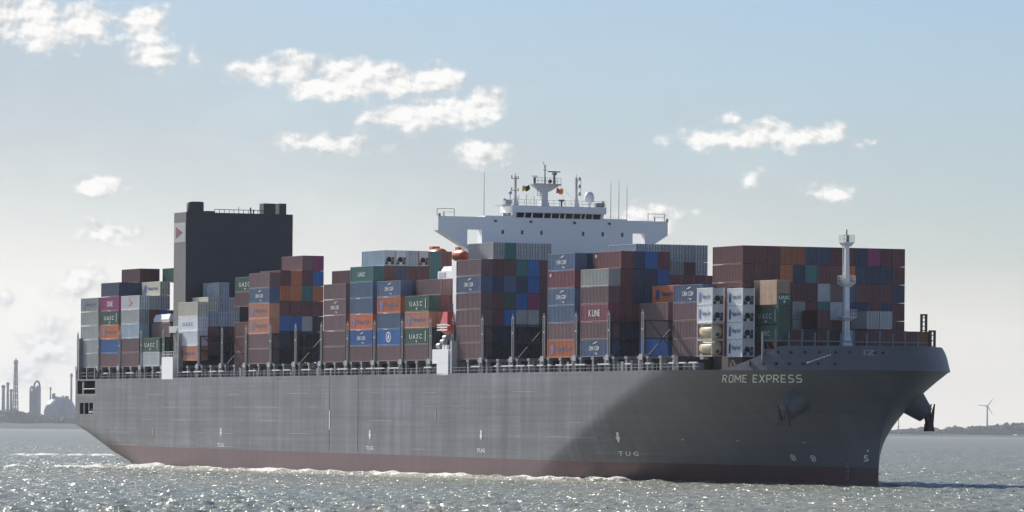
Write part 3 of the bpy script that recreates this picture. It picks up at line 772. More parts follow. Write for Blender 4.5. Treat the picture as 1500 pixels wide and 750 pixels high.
# foremast
fm = MB(); FX, FY = 115.9, HB
fm.hexa([(FX - .9, FY - .95, 23.6), (FX + .9, FY - .95, 23.6), (FX + .9, FY + .95, 23.6), (FX - .9, FY + .95, 23.6)], [(FX - .5, FY - .5, 25.6), (FX + .5, FY - .5, 25.6), (FX + .5, FY + .5, 25.6), (FX - .5, FY + .5, 25.6)])
fm.hexa([(FX - .5, FY - .5, 25.6), (FX + .5, FY - .5, 25.6), (FX + .5, FY + .5, 25.6), (FX - .5, FY + .5, 25.6)], [(FX - .3, FY - .32, 41.3), (FX + .3, FY - .32, 41.3), (FX + .3, FY + .32, 41.3), (FX - .3, FY + .32, 41.3)])
fm.box(FX - .6, FX + .6, FY - .6, FY + .6, DECK, 23.6)
fmast = fm.build('foremast', M_white, ship)
for z, r in ((28.6, 1.35), (34.4, 1.15), (41.3, .95)):
    p = MB(); p.hexa([(FX - .5, FY - .6, z - .6), (FX + .5, FY - .6, z - .6), (FX + .5, FY + .6, z - .6), (FX - .5, FY + .6, z - .6)], [(FX - r, FY - r, z), (FX + r, FY - r, z), (FX + r, FY + r, z), (FX - r, FY + r, z)])
    p.box(FX - r, FX + r, FY - r, FY + r, z, z + .12)
    o = p.build('mast_platform', M_white, fmast)
    g = MB()
    for k in range(5):
        for q in ((FX - r + k * r / 2, FY - r), (FX - r + k * r / 2, FY + r), (FX - r, FY - r + k * r / 2), (FX + r, FY - r + k * r / 2)):
            g.box(q[0] - .04, q[0] + .04, q[1] - .04, q[1] + .04, z + .1, z + 1.35)
    for zz in (z + .7, z + 1.32):
        g.box(FX - r, FX + r, FY - r - .03, FY - r + .03, zz - .03, zz + .03).box(FX - r, FX + r, FY + r - .03, FY + r + .03, zz - .03, zz + .03)
        g.box(FX + r - .03, FX + r + .03, FY - r, FY + r, zz - .03, zz + .03).box(FX - r - .03, FX - r + .03, FY - r, FY + r, zz - .03, zz + .03)
    g.build('platform_rail', M_rail, o)
g = MB().tube((FX, FY, 41.3), (FX, FY, 43.6), .14, .1).tube((FX, FY + .3, 41.4), (FX, FY + .3, 42.6), .25, n=8); g.build('mast_lamp', M_dark, fmast)
g = MB()
for v in (FY - .9, FY - .55): g.box(FX + .3, FX + .4, v - .04, v + .04, 34.6, 40.9)
for k in range(16): g.box(FX + .3, FX + .4, FY - .9, FY - .45, 34.8 + k * .4, 34.86 + k * .4)
g.build('mast_ladder', M_rail, fmast)
g = MB()
for k in range(10): g.box(FX + .5, FX + .68, FY - .12, FY + .12, 25.4 + k * .45, 25.5 + k * .45)
g.build('step_iron', M_grey, fmast)
# breakwater posts and rail aft of the forecastle
bk = MB()
for k in range(14):
    v = 6.7 + k * 2.45; bk.box(119.2, 119.5, v - .14, v + .14, DECK, 25.9 + .5 * (k % 2))
bk.box(119.2, 119.45, 6.6, 38.7, 24.35, 24.55).box(119.2, 119.3, 6.6, 38.7, DECK, 23.0)
bk.build('breakwater', mat('breakwater_grey', (.20, .21, .24), .5), ship)
for u_, v_, z0_, z1_ in ((109.2, 42.5, 26, 29.6), (119.8, 38.6, 22, 26.6)):
    g = MB()
    for dv in (-.45, .45): g.box(u_ - .2, u_ + .2, v_ + dv - .16, v_ + dv + .16, DECK, z1_)
    for k in range(5): g.box(u_ - .15, u_ + .15, v_ - .45, v_ + .45, z0_ + k * (z1_ - z0_) / 5, z0_ + .15 + k * (z1_ - z0_) / 5)
    g.box(u_ - .25, u_ + .25, v_ - .6, v_ + .6, z1_ - .3, z1_)
    g.box(u_ - .1, u_ + .1, v_ - 1.6, v_ - .4, z0_ + .3, z0_ + .45); g.build('lashing_frame', M_dark, ship)
g = MB()
for k in range(5): g.box(114, 114.1, 41.6 + k * .6, 41.68 + k * .6, DECK, DECK + 2.3)
g.box(114, 114.1, 41.6, 44.1, DECK + 2.2, DECK + 2.3).box(114, 114.1, 41.6, 44.1, DECK + 1.2, DECK + 1.28); g.build('bow_rail', M_dark, ship)
# windlass and chain seen through the bulwark gap, with sunlit bights of rope
g = MB()
for k in range(9):
    a = bw_pt(128.2 + k * .42, 20.6 + k * .16, .10); b2 = bw_pt(128.5 + k * .42, 20.75 + k * .16, .16); g.tube(a, b2, .11, n=6)
g.build('mooring_rope', M_rail, ship)

# ------------------------------------------------------------------ rescue boat, lifeboats, rafts
rb = empty('rescue_boat', 'red rescue boat with white stripes hung in its davit above the white stair house', 'boat', W(-5.5, 1.4, 27.0), SROT)
h_ = MB()
prof = [(-3.1, .25, .9), (-2.2, .95, .35), (-.8, 1.2, .1), (.9, 1.15, .1), (2.2, .8, .4), (3.0, .2, 1.0)]
vs, fs = [], []
for x, w2, k in prof:
    vs += [(x, -w2, 1.7), (x, -w2 * .95, .9), (x, -w2 * .5, k), (x, 0, k - .15), (x, w2 * .5, k), (x, w2 * .95, .9), (x, w2, 1.7)]
for i in range(5):
    for j in range(6): fs.append((i * 7 + j, i * 7 + j + 1, (i + 1) * 7 + j + 1, (i + 1) * 7 + j))
fs += [tuple(range(7)), tuple(range(41, 34, -1)), tuple([0, 6, 13, 20, 27, 34, 41, 35, 28, 21, 14, 7])]
h_.add(vs, fs, True); h_.build('boat_hull', M_red, rb)
c_ = MB().hexa([(-2.0, -.95, 1.7), (1.6, -.95, 1.7), (1.6, .95, 1.7), (-2.0, .95, 1.7)], [(-1.3, -.5, 4.2), (.6, -.5, 4.2), (.6, .5, 4.2), (-1.3, .5, 4.2)])
c_.build('canopy', M_red, rb)
s_ = MB()
for z in (.75, 1.25, 1.72): s_.box(-2.7, 2.3, -1.26, -1.16, z - .12, z + .12)
s_.build('white_stripe', M_white, rb)
dv = MB().tube((-7.4, 2.6, 24.1), (-5.6, 2.2, 30.6), .3).tube((-5.6, 2.2, 30.6), (-3.2, 1.2, 32.6), .16).tube((-5.4, 2.4, 24.1), (-4.6, 2.1, 27.2), .35).tube((-7.0, 2.4, 24.1), (-5.2, 2.1, 27.0), .35).box(-7.0, -3.8, 1.6, 3.0, 26.8, 27.2).tube((-5.6, 1.6, 30.4), (-5.6, 1.5, 33.2), .08)
dv.build('boat_davit', M_grey, ship)
MB().box(-6.1, -5.5, .4, .9, 24.1, 24.9).box(-4.6, -4.0, .4, .9, 24.1, 24.9).build('lamp_box', M_white, ship)
for k, (u_, z_, where) in enumerate(((-9.2, 24.8, 'aftmost and lowest'), (-8.0, 25.5, 'middle'), (-7.6, 26.3, 'topmost'))):
    m_ = MB(); m_.tube((u_ - .75, 1.2 + .3 * k, z_), (u_ + .75, 1.2 + .3 * k, z_), .55, n=12)
    o = m_.build('liferaft_canister', mat('raft_grey', (.30, .32, .35), .45), None); o.location = (SX, SY, 0); o.rotation_euler = (0, 0, SROT)
    tag(o, f'grey liferaft canister on the white stair house, {where} of three beside the davit', 'liferaft', 'liferaft canisters')
for u_, v_, lab in ((-61.0, 21.8, 'orange lifeboat roof showing above the teal container, farther from the bridge'), (-61.0, 27.4, 'orange-red lifeboat roof showing beneath the bridge wing tip')):
    lb = empty('lifeboat', lab, 'lifeboat', W(u_, v_, 42.4), SROT, 'lifeboats')
    m_ = MB(); vs, fs = [], []
    P_ = [(-3.8, .3), (-3.0, 1.3), (-1, 1.7), (1.5, 1.7), (3.2, 1.2), (3.9, .3)]
    for x, w2 in P_:
        for a in range(10):
            t = 2 * math.pi * a / 10; vs.append((x, math.cos(t) * w2, 1.4 + math.sin(t) * (1.35 if math.sin(t) > 0 else 1.2) * (w2 / 1.7) ** .5))
    for i in range(5):
        for j in range(10): fs.append((i * 10 + j, i * 10 + (j + 1) % 10, (i + 1) * 10 + (j + 1) % 10, (i + 1) * 10 + j))
    fs += [tuple(range(9, -1, -1)), tuple(range(50, 60))]
    m_.add(vs, fs, True); m_.build('boat_hull', M_orange, lb)
    MB().box(-1.9, -.2, -.8, .8, 2.5, 3.1).build('cockpit', M_orange, lb)
    MB().box(-3.0, 3.0, -1.78, -1.6, 1.2, 1.4).build('fender', M_dark, lb)

# ------------------------------------------------------------------ containers
RW, TP, CH = 2.4, 3.13, 3.06            # row pitch, tier pitch, box height
CW = 2.33
def corrug(mb, x0, x1, y, z0, z1, n, depth, axis):
    """trapezoid corrugated wall between x0 and x1 (axis 0: runs along x at y; axis 1: runs along y at x=y)"""
    pts = []
    L_ = x1 - x0; p = L_ / n
    for i in range(n):
        a = x0 + i * p
        pts += [(a, 0), (a + p * .32, 0), (a + p * .5, depth), (a + p * .82, depth)]
    pts.append((x1, 0))
    vs = []
    for a, d in pts:
        for z in (z0, z1): vs.append((a, y + d, z) if axis == 0 else (y - d, a, z))
    mb.add(vs, [(2 * i, 2 * i + 2, 2 * i + 3, 2 * i + 1) for i in range(len(pts) - 1)])
BODY = {}
def body_mesh(code, L_):
    key = (code, L_)
    if key in BODY: return BODY[key]
    mb = MB(); h = L_ / 2; w2 = CW / 2; f = .17
    corrug(mb, -h + f, h - f, -w2 + .05, .16, CH - .12, max(4, int(L_ / .6)), .09, 0)
    mb.add([(-h + f, w2 - .05, .16), (h - f, w2 - .05, .16), (h - f, w2 - .05, CH - .12), (-h + f, w2 - .05, CH - .12)], [(0, 1, 2, 3)])
    for x in (-h, h - f):
        for y in (-w2, w2 - f): mb.box(x, x + f, y, y + f, 0, CH)
    for y in (-w2, w2 - .1):
        mb.box(-h + f, h - f, y + .002, y + .098, 0, .16); mb.box(-h + f, h - f, y + .002, y + .098, CH - .12, CH - .003)
    mb.add([(-h + .05, -w2 + .05, CH - .02), (h - .05, -w2 + .05, CH - .02), (h - .05, w2 - .05, CH - .02), (-h + .05, w2 - .05, CH - .02)], [(0, 1, 2, 3)])
    mb.add([(-h + .05, -w2 + .05, .1), (h - .05, -w2 + .05, .1), (h - .05, w2 - .05, .1), (-h + .05, w2 - .05, .1)], [(0, 1, 2, 3)])
    mb.add([(-h + .05, -w2 + .1, .1), (-h + .05, w2 - .1, .1), (-h + .05, w2 - .1, CH - .1), (-h + .05, -w2 + .1, CH - .1)], [(0, 1, 2, 3)])
    me = mb.mesh('container_body', cmat(code), fix=False); BODY[key] = me
    return me
def end_mesh(code, kind, L_):
    key = ('end', code, kind, L_)
    if key in BODY: return BODY[key]
    mb = MB(); h = L_ / 2; w2 = CW / 2
    if kind == 'wall':
        corrug(mb, -w2 + .17, w2 - .17, h - .03, .18, CH - .15, 6, .07, 1)
        mb.box(h - .12, h - .004, -w2 + .17, w2 - .17, .002, .18).box(h - .12, h - .004, -w2 + .17, w2 - .17, CH - .15, CH - .002)
        me = mb.mesh('end_wall', cmat(code), fix=False)
    elif kind == 'door':
        for a, b_ in ((-w2 + .18, -.02), (.02, w2 - .18)): mb.box(h - .08, h - .03, a, b_, .16, CH - .14)
        mb.box(h - .12, h - .006, -w2 + .17, w2 - .17, .002, .16).box(h - .12, h - .006, -w2 + .17, w2 - .17, CH - .14, CH - .002)
        me = mb.mesh('end_door', cmat(code))
    elif kind == 'rods':
        for y in (-.82, -.3, .3, .82): mb.box(h - .03, h + .025, y - .045, y + .045, .1, CH - .1)
        for y in (-.56, .56):
            for z in (.7, 1.25, 2.3): mb.box(h - .03, h + .015, y - .3, y + .3, z - .03, z + .03)
        me = mb.mesh('lock_rods', mat('lock_rod_steel', (.10, .105, .115), .5))
    elif kind == 'unit':
        mb.box(h - .1, h - .05, -w2 + .17, w2 - .17, .05, CH - .05).box(h - .06, h - .02, -w2 + .25, w2 - .25, 1.75, CH - .2)
        me = mb.mesh('cooling_unit', cmat('lg'))
    elif kind == 'fan':
        mb.tube((h - .05, -.15, 1.25), (h - .005, -.15, 1.25), .52, n=14); mb.box(h - .05, h - .005, -.95, .95, .95, 1.12)
        me = mb.mesh('condenser_fan', M_black)
    else:
        q = {'bay': (-.95, -.35, .25, .8), 'box': (.25, .9, .3, .9), 'grille': (.45, .95, 1.2, 1.7)}[kind]
        mb.box(h - .05, h - .002, *q)
        me = mb.mesh('cooling_fitting', M_dark)
    BODY[key] = me
    return me
LOGO = {'H': ('Hapag-Lloyd', 'k', 6.4, .95), 'U': ('U A S C', 'w', 6.3, .95), 'C': ('CMA CGM', 'w', 4.4, .8), 'O': ('ONE', 'w', 3.9, 1.25), 'K': ('K LINE', 'w', 4.8, 1.15), 'u': ('U A S C', 'k', 6.3, .8), 'T': ('UASC', 'w', 4.0, .85)}
M_letter_f = mat('faded_lettering', (.55, .56, .57), .5, var=.25, scale=1.2)
def lettering(root, ch, L_, h):
    """marks painted on the starboard side of a box"""
    y = -CW / 2 - .012
    def put(name, vs2, fs, cx, cz, sx, sz, m_):
        mb = MB(); mb.add([(cx + a * sx, y, cz + b_ * sz) for a, b_ in vs2], fs); return mb.build(name, m_, root, fix=False)
    m_of = {'w': M_letter_f, 'k': M_letter_k}
    k = L_ / 11.9
    if ch in LOGO:
        body, c, w_, hh = LOGO[ch]
        if ch == 'C' :
            put('emblem', [(-1.3, -.25), (.2, -.1), (1.3, .4), (0, .2)], [(0, 1, 2, 3)], .4 * k, 2.45, .9 * k, .8, M_letter_f)
            put('emblem', [(-1.0, .25), (.2, -.25), (.9, .1), (.1, .0)], [(0, 1, 2, 3)], .9 * k, .6, .9 * k, 1.0, M_letter_f)
        vs2, fs, tw, th = text_mesh(body, 1.0, .02)
        cx = 1.3 * k if ch == 'H' else 0
        if ch == 'U': cx = -.4 * k
        put('lettering', vs2, fs, cx, 1.5, w_ * k / tw, hh / th, m_of[c])
        if ch == 'H':
            put('emblem', [(-.55, -.85), (.45, -.85), (.75, .3), (.5, .85), (-.35, .85), (-.6, .1)], [(0, 1, 2, 3, 4, 5)], -3.7 * k, 1.5, 1.15 * k, 1.0, M_letter_b)
        if ch == 'U':
            put('emblem', [(-.16, -1.0), (.16, -1.0), (.16, 1.0), (-.16, 1.0)], [(0, 1, 2, 3)], 4.5 * k, 1.55, 1, 1, M_letter_f)
            put('emblem', [(-.5, .2), (0, -.35), (.5, .2)], [(0, 1, 2)], 0, .55, 1, .8, M_letter_f)
    elif ch == 'R':
        n = 24; vs2 = []; fs = []
        for i in range(n):
            t = 2 * math.pi * i / n; vs2 += [(math.cos(t), math.sin(t)), (math.cos(t) * .8, math.sin(t) * .8)]
            j = (i + 1) % n; fs.append((2 * i, 2 * j, 2 * j + 1, 2 * i + 1))
        put('emblem', vs2, fs, 0, 1.55, 1.25, 1.0, M_letter_w)
        put('emblem', [(-.6, -.5), (-.3, -.5), (0, .1), (.3, -.5), (.6, -.5), (.15, .5), (-.15, .5)], [(0, 1, 2, 3, 4, 5, 6)], 0, 1.55, 1, 1, M_letter_w)
    elif ch == 'A':
        put('emblem', [(-1.2, .8), (-.6, .8), (1.4, 0), (-.6, -.8), (-1.2, -.8), (.3, 0)], [(0, 1, 2, 5), (2, 3, 4, 5)], .3, 1.5, 1.1, .9, M_letter_r)
    elif ch == 'p':
        put('placard', [(-.5, -.35), (.5, -.35), (.5, .35), (-.5, .35)], [(0, 1, 2, 3)], -L_ / 2 + 1.2, 2.35, .9, .8, mat('worn_lettering', (.33, .33, .33)))
def end_text(root, body, L_, z, w_, hh, m_):
    vs2, fs, tw, th = text_mesh(body, 1.0, .02)
    mb = MB(); mb.add([(L_ / 2 + .012, a * w_ / tw, z + b_ * hh / th) for a, b_ in vs2], fs); mb.build('lettering', m_, root, fix=False)

ORD = ['bottom', 'second', 'third', 'fourth', 'fifth', 'sixth', 'seventh', 'eighth']
ROWN = ['outer row', 'one row inboard', 'two rows inboard', 'three rows inboard', 'four rows inboard', 'five rows inboard', 'six rows inboard', 'seven rows inboard', 'eight rows inboard', 'nine rows inboard', 'ten rows inboard', 'eleven rows inboard', 'twelve rows inboard', 'thirteen rows inboard', 'fourteen rows inboard', 'fifteen rows inboard']
TXT = {'H': ' with dark lettering', 'u': ' with dark lettering', 'U': ' with white lettering', 'C': ' with white lettering', 'O': ' with white lettering', 'K': ' with white lettering', 'R': ' with round emblem', 'A': ' with red arrow emblem', 'p': '', 'T': ' with white lettering'}
N_BOX = 0
def box_at(tok, uf, v, z, L_, label_tail, group):
    """tok: colour[:side mark][*end kind]; uf: forward end; v: starboard face"""
    global N_BOX
    ek = 'wall'
    if '*' in tok: tok, e = tok.split('*'); ek = {'g': 'door', 'r': 'reefer'}[e]
    ch = None
    if ':' in tok: tok, ch = tok.split(':')
    feat = TXT.get(ch, '') if ch else ''
    if ek == 'reefer' and not feat: feat = ' with cooling unit'
    root = empty('shipping_container', f'{COL[tok][0]} container{feat}, {label_tail}', 'container', W(uf - L_ / 2, v + CW / 2, z), SROT, group)
    link('container_body', body_mesh(tok, L_), root)
    if ek == 'wall': link('end_wall', end_mesh(tok, 'wall', L_), root)
    elif ek == 'door':
        d = link('end_door', end_mesh(tok, 'door', L_), root); link('lock_rods', end_mesh(tok, 'rods', L_), d)
    else:
        d = link('cooling_unit', end_mesh(tok, 'unit', L_), root); link('condenser_fan', end_mesh(tok, 'fan', L_), d); link('compressor_bay', end_mesh(tok, 'bay', L_), d); link('control_box', end_mesh(tok, 'box', L_), d); link('vent_grille', end_mesh(tok, 'grille', L_), d)
    if ch: lettering(root, ch, L_, CH)
    N_BOX += 1
    return root

# boxes wholly hidden behind others in their stack: (row, tier)
HIDDEN = {
    'wall behind the foremast': ((4, 4), (5, 4), (8, 1), (9, 1), (10, 1), (11, 1), (12, 1), (13, 1), (14, 1), (15, 1)),
    'stack topped by bright orange': ((3, 1), (3, 2), (3, 3)),
    'four-high stack beside the red boat': ((1, 1), (2, 1), (2, 2), (3, 3), (3, 4), (3, 5)),
    'five-high stack topped in grey': ((3, 3), (5, 4), (6, 4), (7, 4), (8, 4), (9, 4), (10, 4), (11, 4)),
    'all-mauve five-high stack': ((1, 1), (1, 2), (1, 3), (1, 4), (1, 5)),
    'short stack behind the magenta box': ((4, 6),),
    'third stack from the stern': ((2, 3), (3, 3)),
    'six-high stack on an orange box': ((1, 1), (1, 2), (1, 3), (1, 5)),
    'stack with a round emblem box': ((1, 1), (1, 2), (1, 3), (1, 4), (2, 5)),
    'teal-topped six-high stack': ((1, 1), (1, 2), (1, 3), (1, 4), (1, 5)),
    'mauve stack under the bridge': ((6, 1), (6, 2), (6, 3), (6, 5), (6, 6)),
    'mauve stack beside the tanks': ((3, 1), (3, 2), (3, 3), (3, 4)),
}
VROW0 = 1.3
BASE = 22.1
def stack(bay, row, spec, uf, desc, t0=1, L_=11.9, dz=0.0, rown=None):
    v = VROW0 + RW * row
    for i, tok in enumerate(spec.split()):
        if tok == '-': continue
        t = t0 + i
        if (row, t) in HIDDEN.get(desc, ()): continue
        rp = ROWN[row] if rown is None else rown
        box_at(tok, uf, v, BASE + dz + TP * (t - 1), L_, ('at the bottom, ' if t == 1 else f'{ORD[t - 1]} up, ') + (f'{rp}, ' if rp else '') + desc, 'containers stacked on the ship')

D = 'aftmost stack at the stern'
stack('S1', 0, 'gy lg lg gy gy:H', -208.4, D)
D = 'second stack from the stern'
stack('S2', 0, 'mv bb or:H gn:U mg:O nv', -194.6, D)
stack('S2', 2, 'nv mr', -194.6, D, 6); stack('S2', 3, 'mr', -194.6, D, 7); stack('S2', 1, 'nv', -194.6, D, 6)
D = 'third stack from the stern'
stack('S3', 0, 'mv mv lb lg*g wh:A*g', -181.0, D)
stack('S3', 1, 'nv br lg*g', -181.0, D, 3); stack('S3', 2, 'br bb lg*g cr:H*g', -181.0, D, 3); stack('S3', 3, 'nv br', -181.0, D, 3); stack('S3', 4, 'gn', -181.0, D, 7)
D = 'low stack aft of the funnel'
stack('S4', 0, 'lg gn:U', -167.6, D); stack('S4', 1, 'dk dk mv', -167.6, D)
D = 'white stack before the funnel'
stack('E', 0, 'lo:H wh wh:u*g cr*g', -143.8, D, dz=1.05)
stack('E', 1, 'br br lb*g cr*g', -143.8, D, dz=2.1); stack('E', 2, 'dk dk lb*g lb*g lb:R*g', -143.8, D, dz=2.1); stack('E', 3, 'dk br lg*g lg*g', -143.8, D, dz=2.1); 
D = 'short stack beside the funnel'
stack('F2', 1, 'br br br - br gn:U', -115.6, D, dz=-.4)
D = 'six-high stack forward of the funnel'
stack('G', 0, 'mv mv lo:H lo:H bl:C mv', -100.9, D)
stack('G', 1, 'dk nv bb br or br', -100.9, D, dz=.5); stack('G', 2, 'dk dk bb br or or', -100.9, D, dz=.5)
stack('G', 3, 'dk dk gy br tl br mv', -100.9, D, dz=.5); stack('G', 4, 'nv dk dk br or bb mg', -100.9, D, dz=.5)
D = 'short stack behind the magenta box'
stack('G3', 3, 'br', -72.3, D, 6); stack('G3', 4, 'br', -72.3, D, 6)
D = 'all-mauve five-high stack'
stack('H', 0, 'mv mv mv mv:C mv', -58.3, D); stack('H', 1, 'dk dk br br br', -58.3, D)
D = 'teal-topped six-high stack'
stack('I', 0, 'mv bb:C or:H bl bl tl:T', -44.0, D)
stack('I', 1, 'br lb*r', -44.0, D, 6); stack('I', 2, 'nv gy*r', -44.0, D, 6); stack('I', 3, 'mr lb', -44.0, D, 6); stack('I', 4, 'mr ob*r', -44.0, D, 6)
stack('I', 5, 'tl tl', -44.0, D, 6); stack('I', 6, 'br br', -44.0, D, 6); stack('I', 1, 'dk dk br br br', -44.0, D)
D = 'stack with the round emblem box'
stack('J', 0, 'mv bb:R bl or:H bl:C', -29.6, D); stack('J', 1, 'dk dk br br nv', -29.6, D); stack('J', 2, 'or', -29.6, D, 5)
D = 'four-high stack beside the red boat'
stack('K', 0, 'mv gn:U lo:H gn:U', -15.3, D); stack('K', 1, 'dk dk or br mv', -15.3, D); stack('K', 2, 'dk dk br br br', -15.3, D)
stack('K', 3, 'br br br', -15.3, D, 3)
D = 'mauve stack under the bridge'
stack('L', 0, 'mv mv mv mv bl:C mv', 10.2, D)
stack('L', 1, 'dk nv br br nv br gy*g', 10.2, D); stack('L', 2, 'nv nv bb gn bl br tl', 10.2, D); stack('L', 3, 'nv nv gy bb nv tl lg*g', 10.2, D)
stack('L', 4, 'dk dk gy mg bb bb lg*g', 10.2, D); stack('L', 5, 'dk dk br br br br lg*g', 10.2, D); stack('L', 6, 'dk dk mr bl ol br', 10.2, D)
D = 'six-high stack on an orange box'
stack('M', 0, 'or:H mv bl bl:C pk:p bl:C', 53.2, D); stack('M', 1, 'dk br mr nv nv nv', 53.2, D)
stack('M', 5, 'lb*g', 53.2, D, 7, dz=-1.25); stack('M', 6, 'lg*g', 53.2, D, 7, dz=-1.25); stack('M', 7, 'gy*g', 53.2, D, 7, dz=-1.25)
stack('M', 8, 'br gy*g lg*g', 53.2, D, 5, dz=-1.25); stack('M', 9, 'br br gy*g', 53.2, D, 5, dz=-1.25); stack('M', 10, 'mr lg*g lg*g', 53.2, D, 5, dz=-1.25)
D = 'five-high stack topped in grey'
stack('N', 0, 'bl:C mv pk:K mv gy', 67.9, D); stack('N', 1, 'dk nv br br br br:p', 67.9, D)
stack('N', 2, 'nv nv br nv nv nv', 67.9, D); stack('N', 3, 'br nv nv bb', 67.9, D, 3); stack('N', 4, 'bb br', 67.9, D, 5)
for r_, c_ in ((5, 'nv'), (6, 'br'), (7, 'br'), (8, 'nv'), (9, 'br'), (10, 'mr'), (11, 'br')): stack('N', r_, c_, 67.9, D, 4)
D = 'stack topped by bright orange'
stack('O', 2, 'bb mv mv', 82.7, D, dz=.1); stack('O', 3, 'br br br or:H', 82.7, D, dz=.05)
D = 'mauve stack beside the tanks'
stack('P', 2, 'mv mv mv bl:C', 96.7, D, dz=-.15)
stack('P', 3, 'dk br br nv', 94.9, D, dz=-.15)
D = 'white stack over two tank containers'
TP_ = TP; TP = 2.88; CH_ = CH
stack('Q', 1, 'wh:H*r wh:H*r', 105.7, D, 3, 6.0, -.25, '')
D = 'four-high white stack near the bow'
stack('R', 2, 'wh:H*r wh:H*r wh:H*r wh:H*r', 112.6, D, 1, 6.0, -.4, '')
TP = TP_
D = 'wall behind the foremast'
FRONT = ['br br ob br br br', 'br br ob or br br', '- - - br br br', '- - br br or ob', 'br lg gy br nv ob', 'or br br br tl nv', 'dk br tl lg br nv', 'br br lg mv br mr', 'dk nv nv bl or mr', 'dk br nv br nv nv', 'br br br br nv mg', 'dk br nv br nv mr', 'mr br br nv br br']
for k, s in enumerate(FRONT): stack('F', 3 + k, s, 107.5, D)
# low tier at the bow, forward of the wall
D = 'low row right at the bow'
for v_, z_, tok, lab in ((17.4, 26.9, 'br', 'nearest the foremast'), (25.6, 26.9, 'gy', 'wider of two grey boxes on the'), (28.0, 26.9, 'lg', 'paler grey box on the')):
    pass
def bowbox(tok, v_, z_, lab): box_at(tok, 114.4, v_ + 2.85, z_, 6.0, lab, 'containers stacked on the ship')
for k, (v_, t1, t2) in enumerate(((11.6, 'br', None), (14.0, 'dk', None), (16.6, 'br', 'br'), (19.0, 'dk', None), (21.4, 'gy', None), (23.8, 'mr', None), (26.0, 'br', 'gy'), (28.5, 'br', 'lg'), (30.9, 'br', None), (33.3, 'br', None), (35.7, 'ob', None))):
    bowbox(t1, v_, 23.4, f'bottom tier of the low bow row, {ORD[k] if k else "first"} across toward port'.replace('bottom across', 'first across') if k < 8 else f'bottom tier of the low bow row, {("ninth", "tenth", "portmost")[k - 8]} across toward port')
    if t2: bowbox(t2, v_, 26.75, f'upper tier of the low bow row, {("by the foremast", "next to a paler box", "portmost of the pair")[(16.6, 26.0, 28.5).index(v_)]}')

# tank containers
def tank(uf, row, z, lab):
    v = VROW0 + RW * row; L_ = 6.0; h = L_ / 2; w2 = CW / 2; H = 2.8
    root = empty('tank_container', lab, 'tank container', W(uf - h, v + w2, z), SROT, 'beige tank containers')
    f = MB(); t = .14
    for x in (-h, h - t):
        for y in (-w2, w2 - t): f.box(x, x + t, y, y + t, 0, H)
        for zz in (0, H - t): f.box(x + .003, x + t - .003, -w2 + t, w2 - t, zz + .003, zz + t - .003)
    for y in (-w2, w2 - t):
        for zz in (0, H - t): f.box(-h + t, h - t, y + .003, y + t - .003, zz + .003, zz + t - .003)
    f.build('frame', M_pale, root)
    b_ = MB(); r = 1.08; prof = [(0, -2.85), (.5, -2.8), (.9, -2.6), (r, -2.2), (r, 2.2), (.9, 2.6), (.5, 2.8), (0, 2.85)]
    n = 20; vs = [(x, rr * math.cos(2 * math.pi * i / n), 1.4 + rr * 1.12 * math.sin(2 * math.pi * i / n)) for rr, x in prof for i in range(n)]
    b_.add(vs, [(k * n + i, k * n + (i + 1) % n, (k + 1) * n + (i + 1) % n, (k + 1) * n + i) for k in range(len(prof) - 1) for i in range(n)], True)
    b_.build('tank_shell', M_tank, root)
    MB().box(2.62, 2.9, -.3, .3, .55, 1.1).build('discharge_valve', M_dark, root)
    MB().tube((0, 0, 2.55), (0, 0, 2.78), .35, n=12).build('manhole', M_galv, root)
    MB().box(-1.0, 1.0, -1.09, -1.04, 1.2, 1.45).build('placard', mat('tank_mark', (.30, .24, .15), .6), root)
tank(105.7, 1, 21.85, 'beige cylindrical tank container in a steel frame, bottom of the stack')
tank(105.7, 1, 24.72, 'beige cylindrical tank container in a steel frame, resting on another tank')

# crate on its flat rack, over two green boxes
AU, AV = 118.6, 9.9
D = 'short stack under the brown crate'
for t, tok in ((0, 'gn:T'), (1, 'gn:U')):
    o = box_at(tok, AU, AV, 24.2 + t * 2.95, 9.4, f'{ORD[t]} tier of the {D}', 'containers stacked on the ship')
fr = empty('flat_rack', 'green flat rack with an upright end wall carrying the brown crate', 'flat rack', W(AU - 5.95, AV + CW / 2, 30.2), SROT)
MB().box(-3.4, 5.9, -1.15, 1.15, 0, .35).build('platform', M_dark, fr)
e = MB().box(5.75, 5.95, -1.16, 1.16, .36, 2.2).build('end_frame', cmat('gn'), fr)
MB().box(-3.6, -3.41, -1.16, 1.16, .36, 2.2).build('end_frame', cmat('gn'), fr)
end_text(fr, 'UASC', 11.9, 1.55, 2.0, .62, M_letter_w); end_text(fr, '8', 11.9, .85, .35, .5, M_letter_w)
cr = empty('wooden_crate', 'tall brown planked crate on the green flat rack near the foremast', 'crate', W(AU - 5.95, AV + CW / 2, 30.57), SROT)
m_ = MB()
for k in range(18):
    x = -3.3 + k * .49; m_.box(x, x + .44 + random.uniform(-.03, .03), -1.22 - random.uniform(0, .03), -1.14, 0, 4.05)
    m_.box(x, x + .44, 1.14, 1.2, 0, 4.05)
for k in range(5): m_.box(5.55, 5.62, -1.15 + k * .46, -1.15 + k * .46 + .43, 0, 4.05)
m_.build('planking', mat('raw_planks', (.38, .27, .19), .8, var=.35, scale=.9), cr)
MB().box(-3.3, 5.55, -1.13, 1.13, .02, 4.0).build('inner_case', mat('crate_inner', (.28, .2, .14), .8), cr)
MB().box(-3.4, 5.65, -1.25, 1.25, 4.06, 4.16).build('lid', mat('crate_lid', (.55, .47, .36), .7), cr)
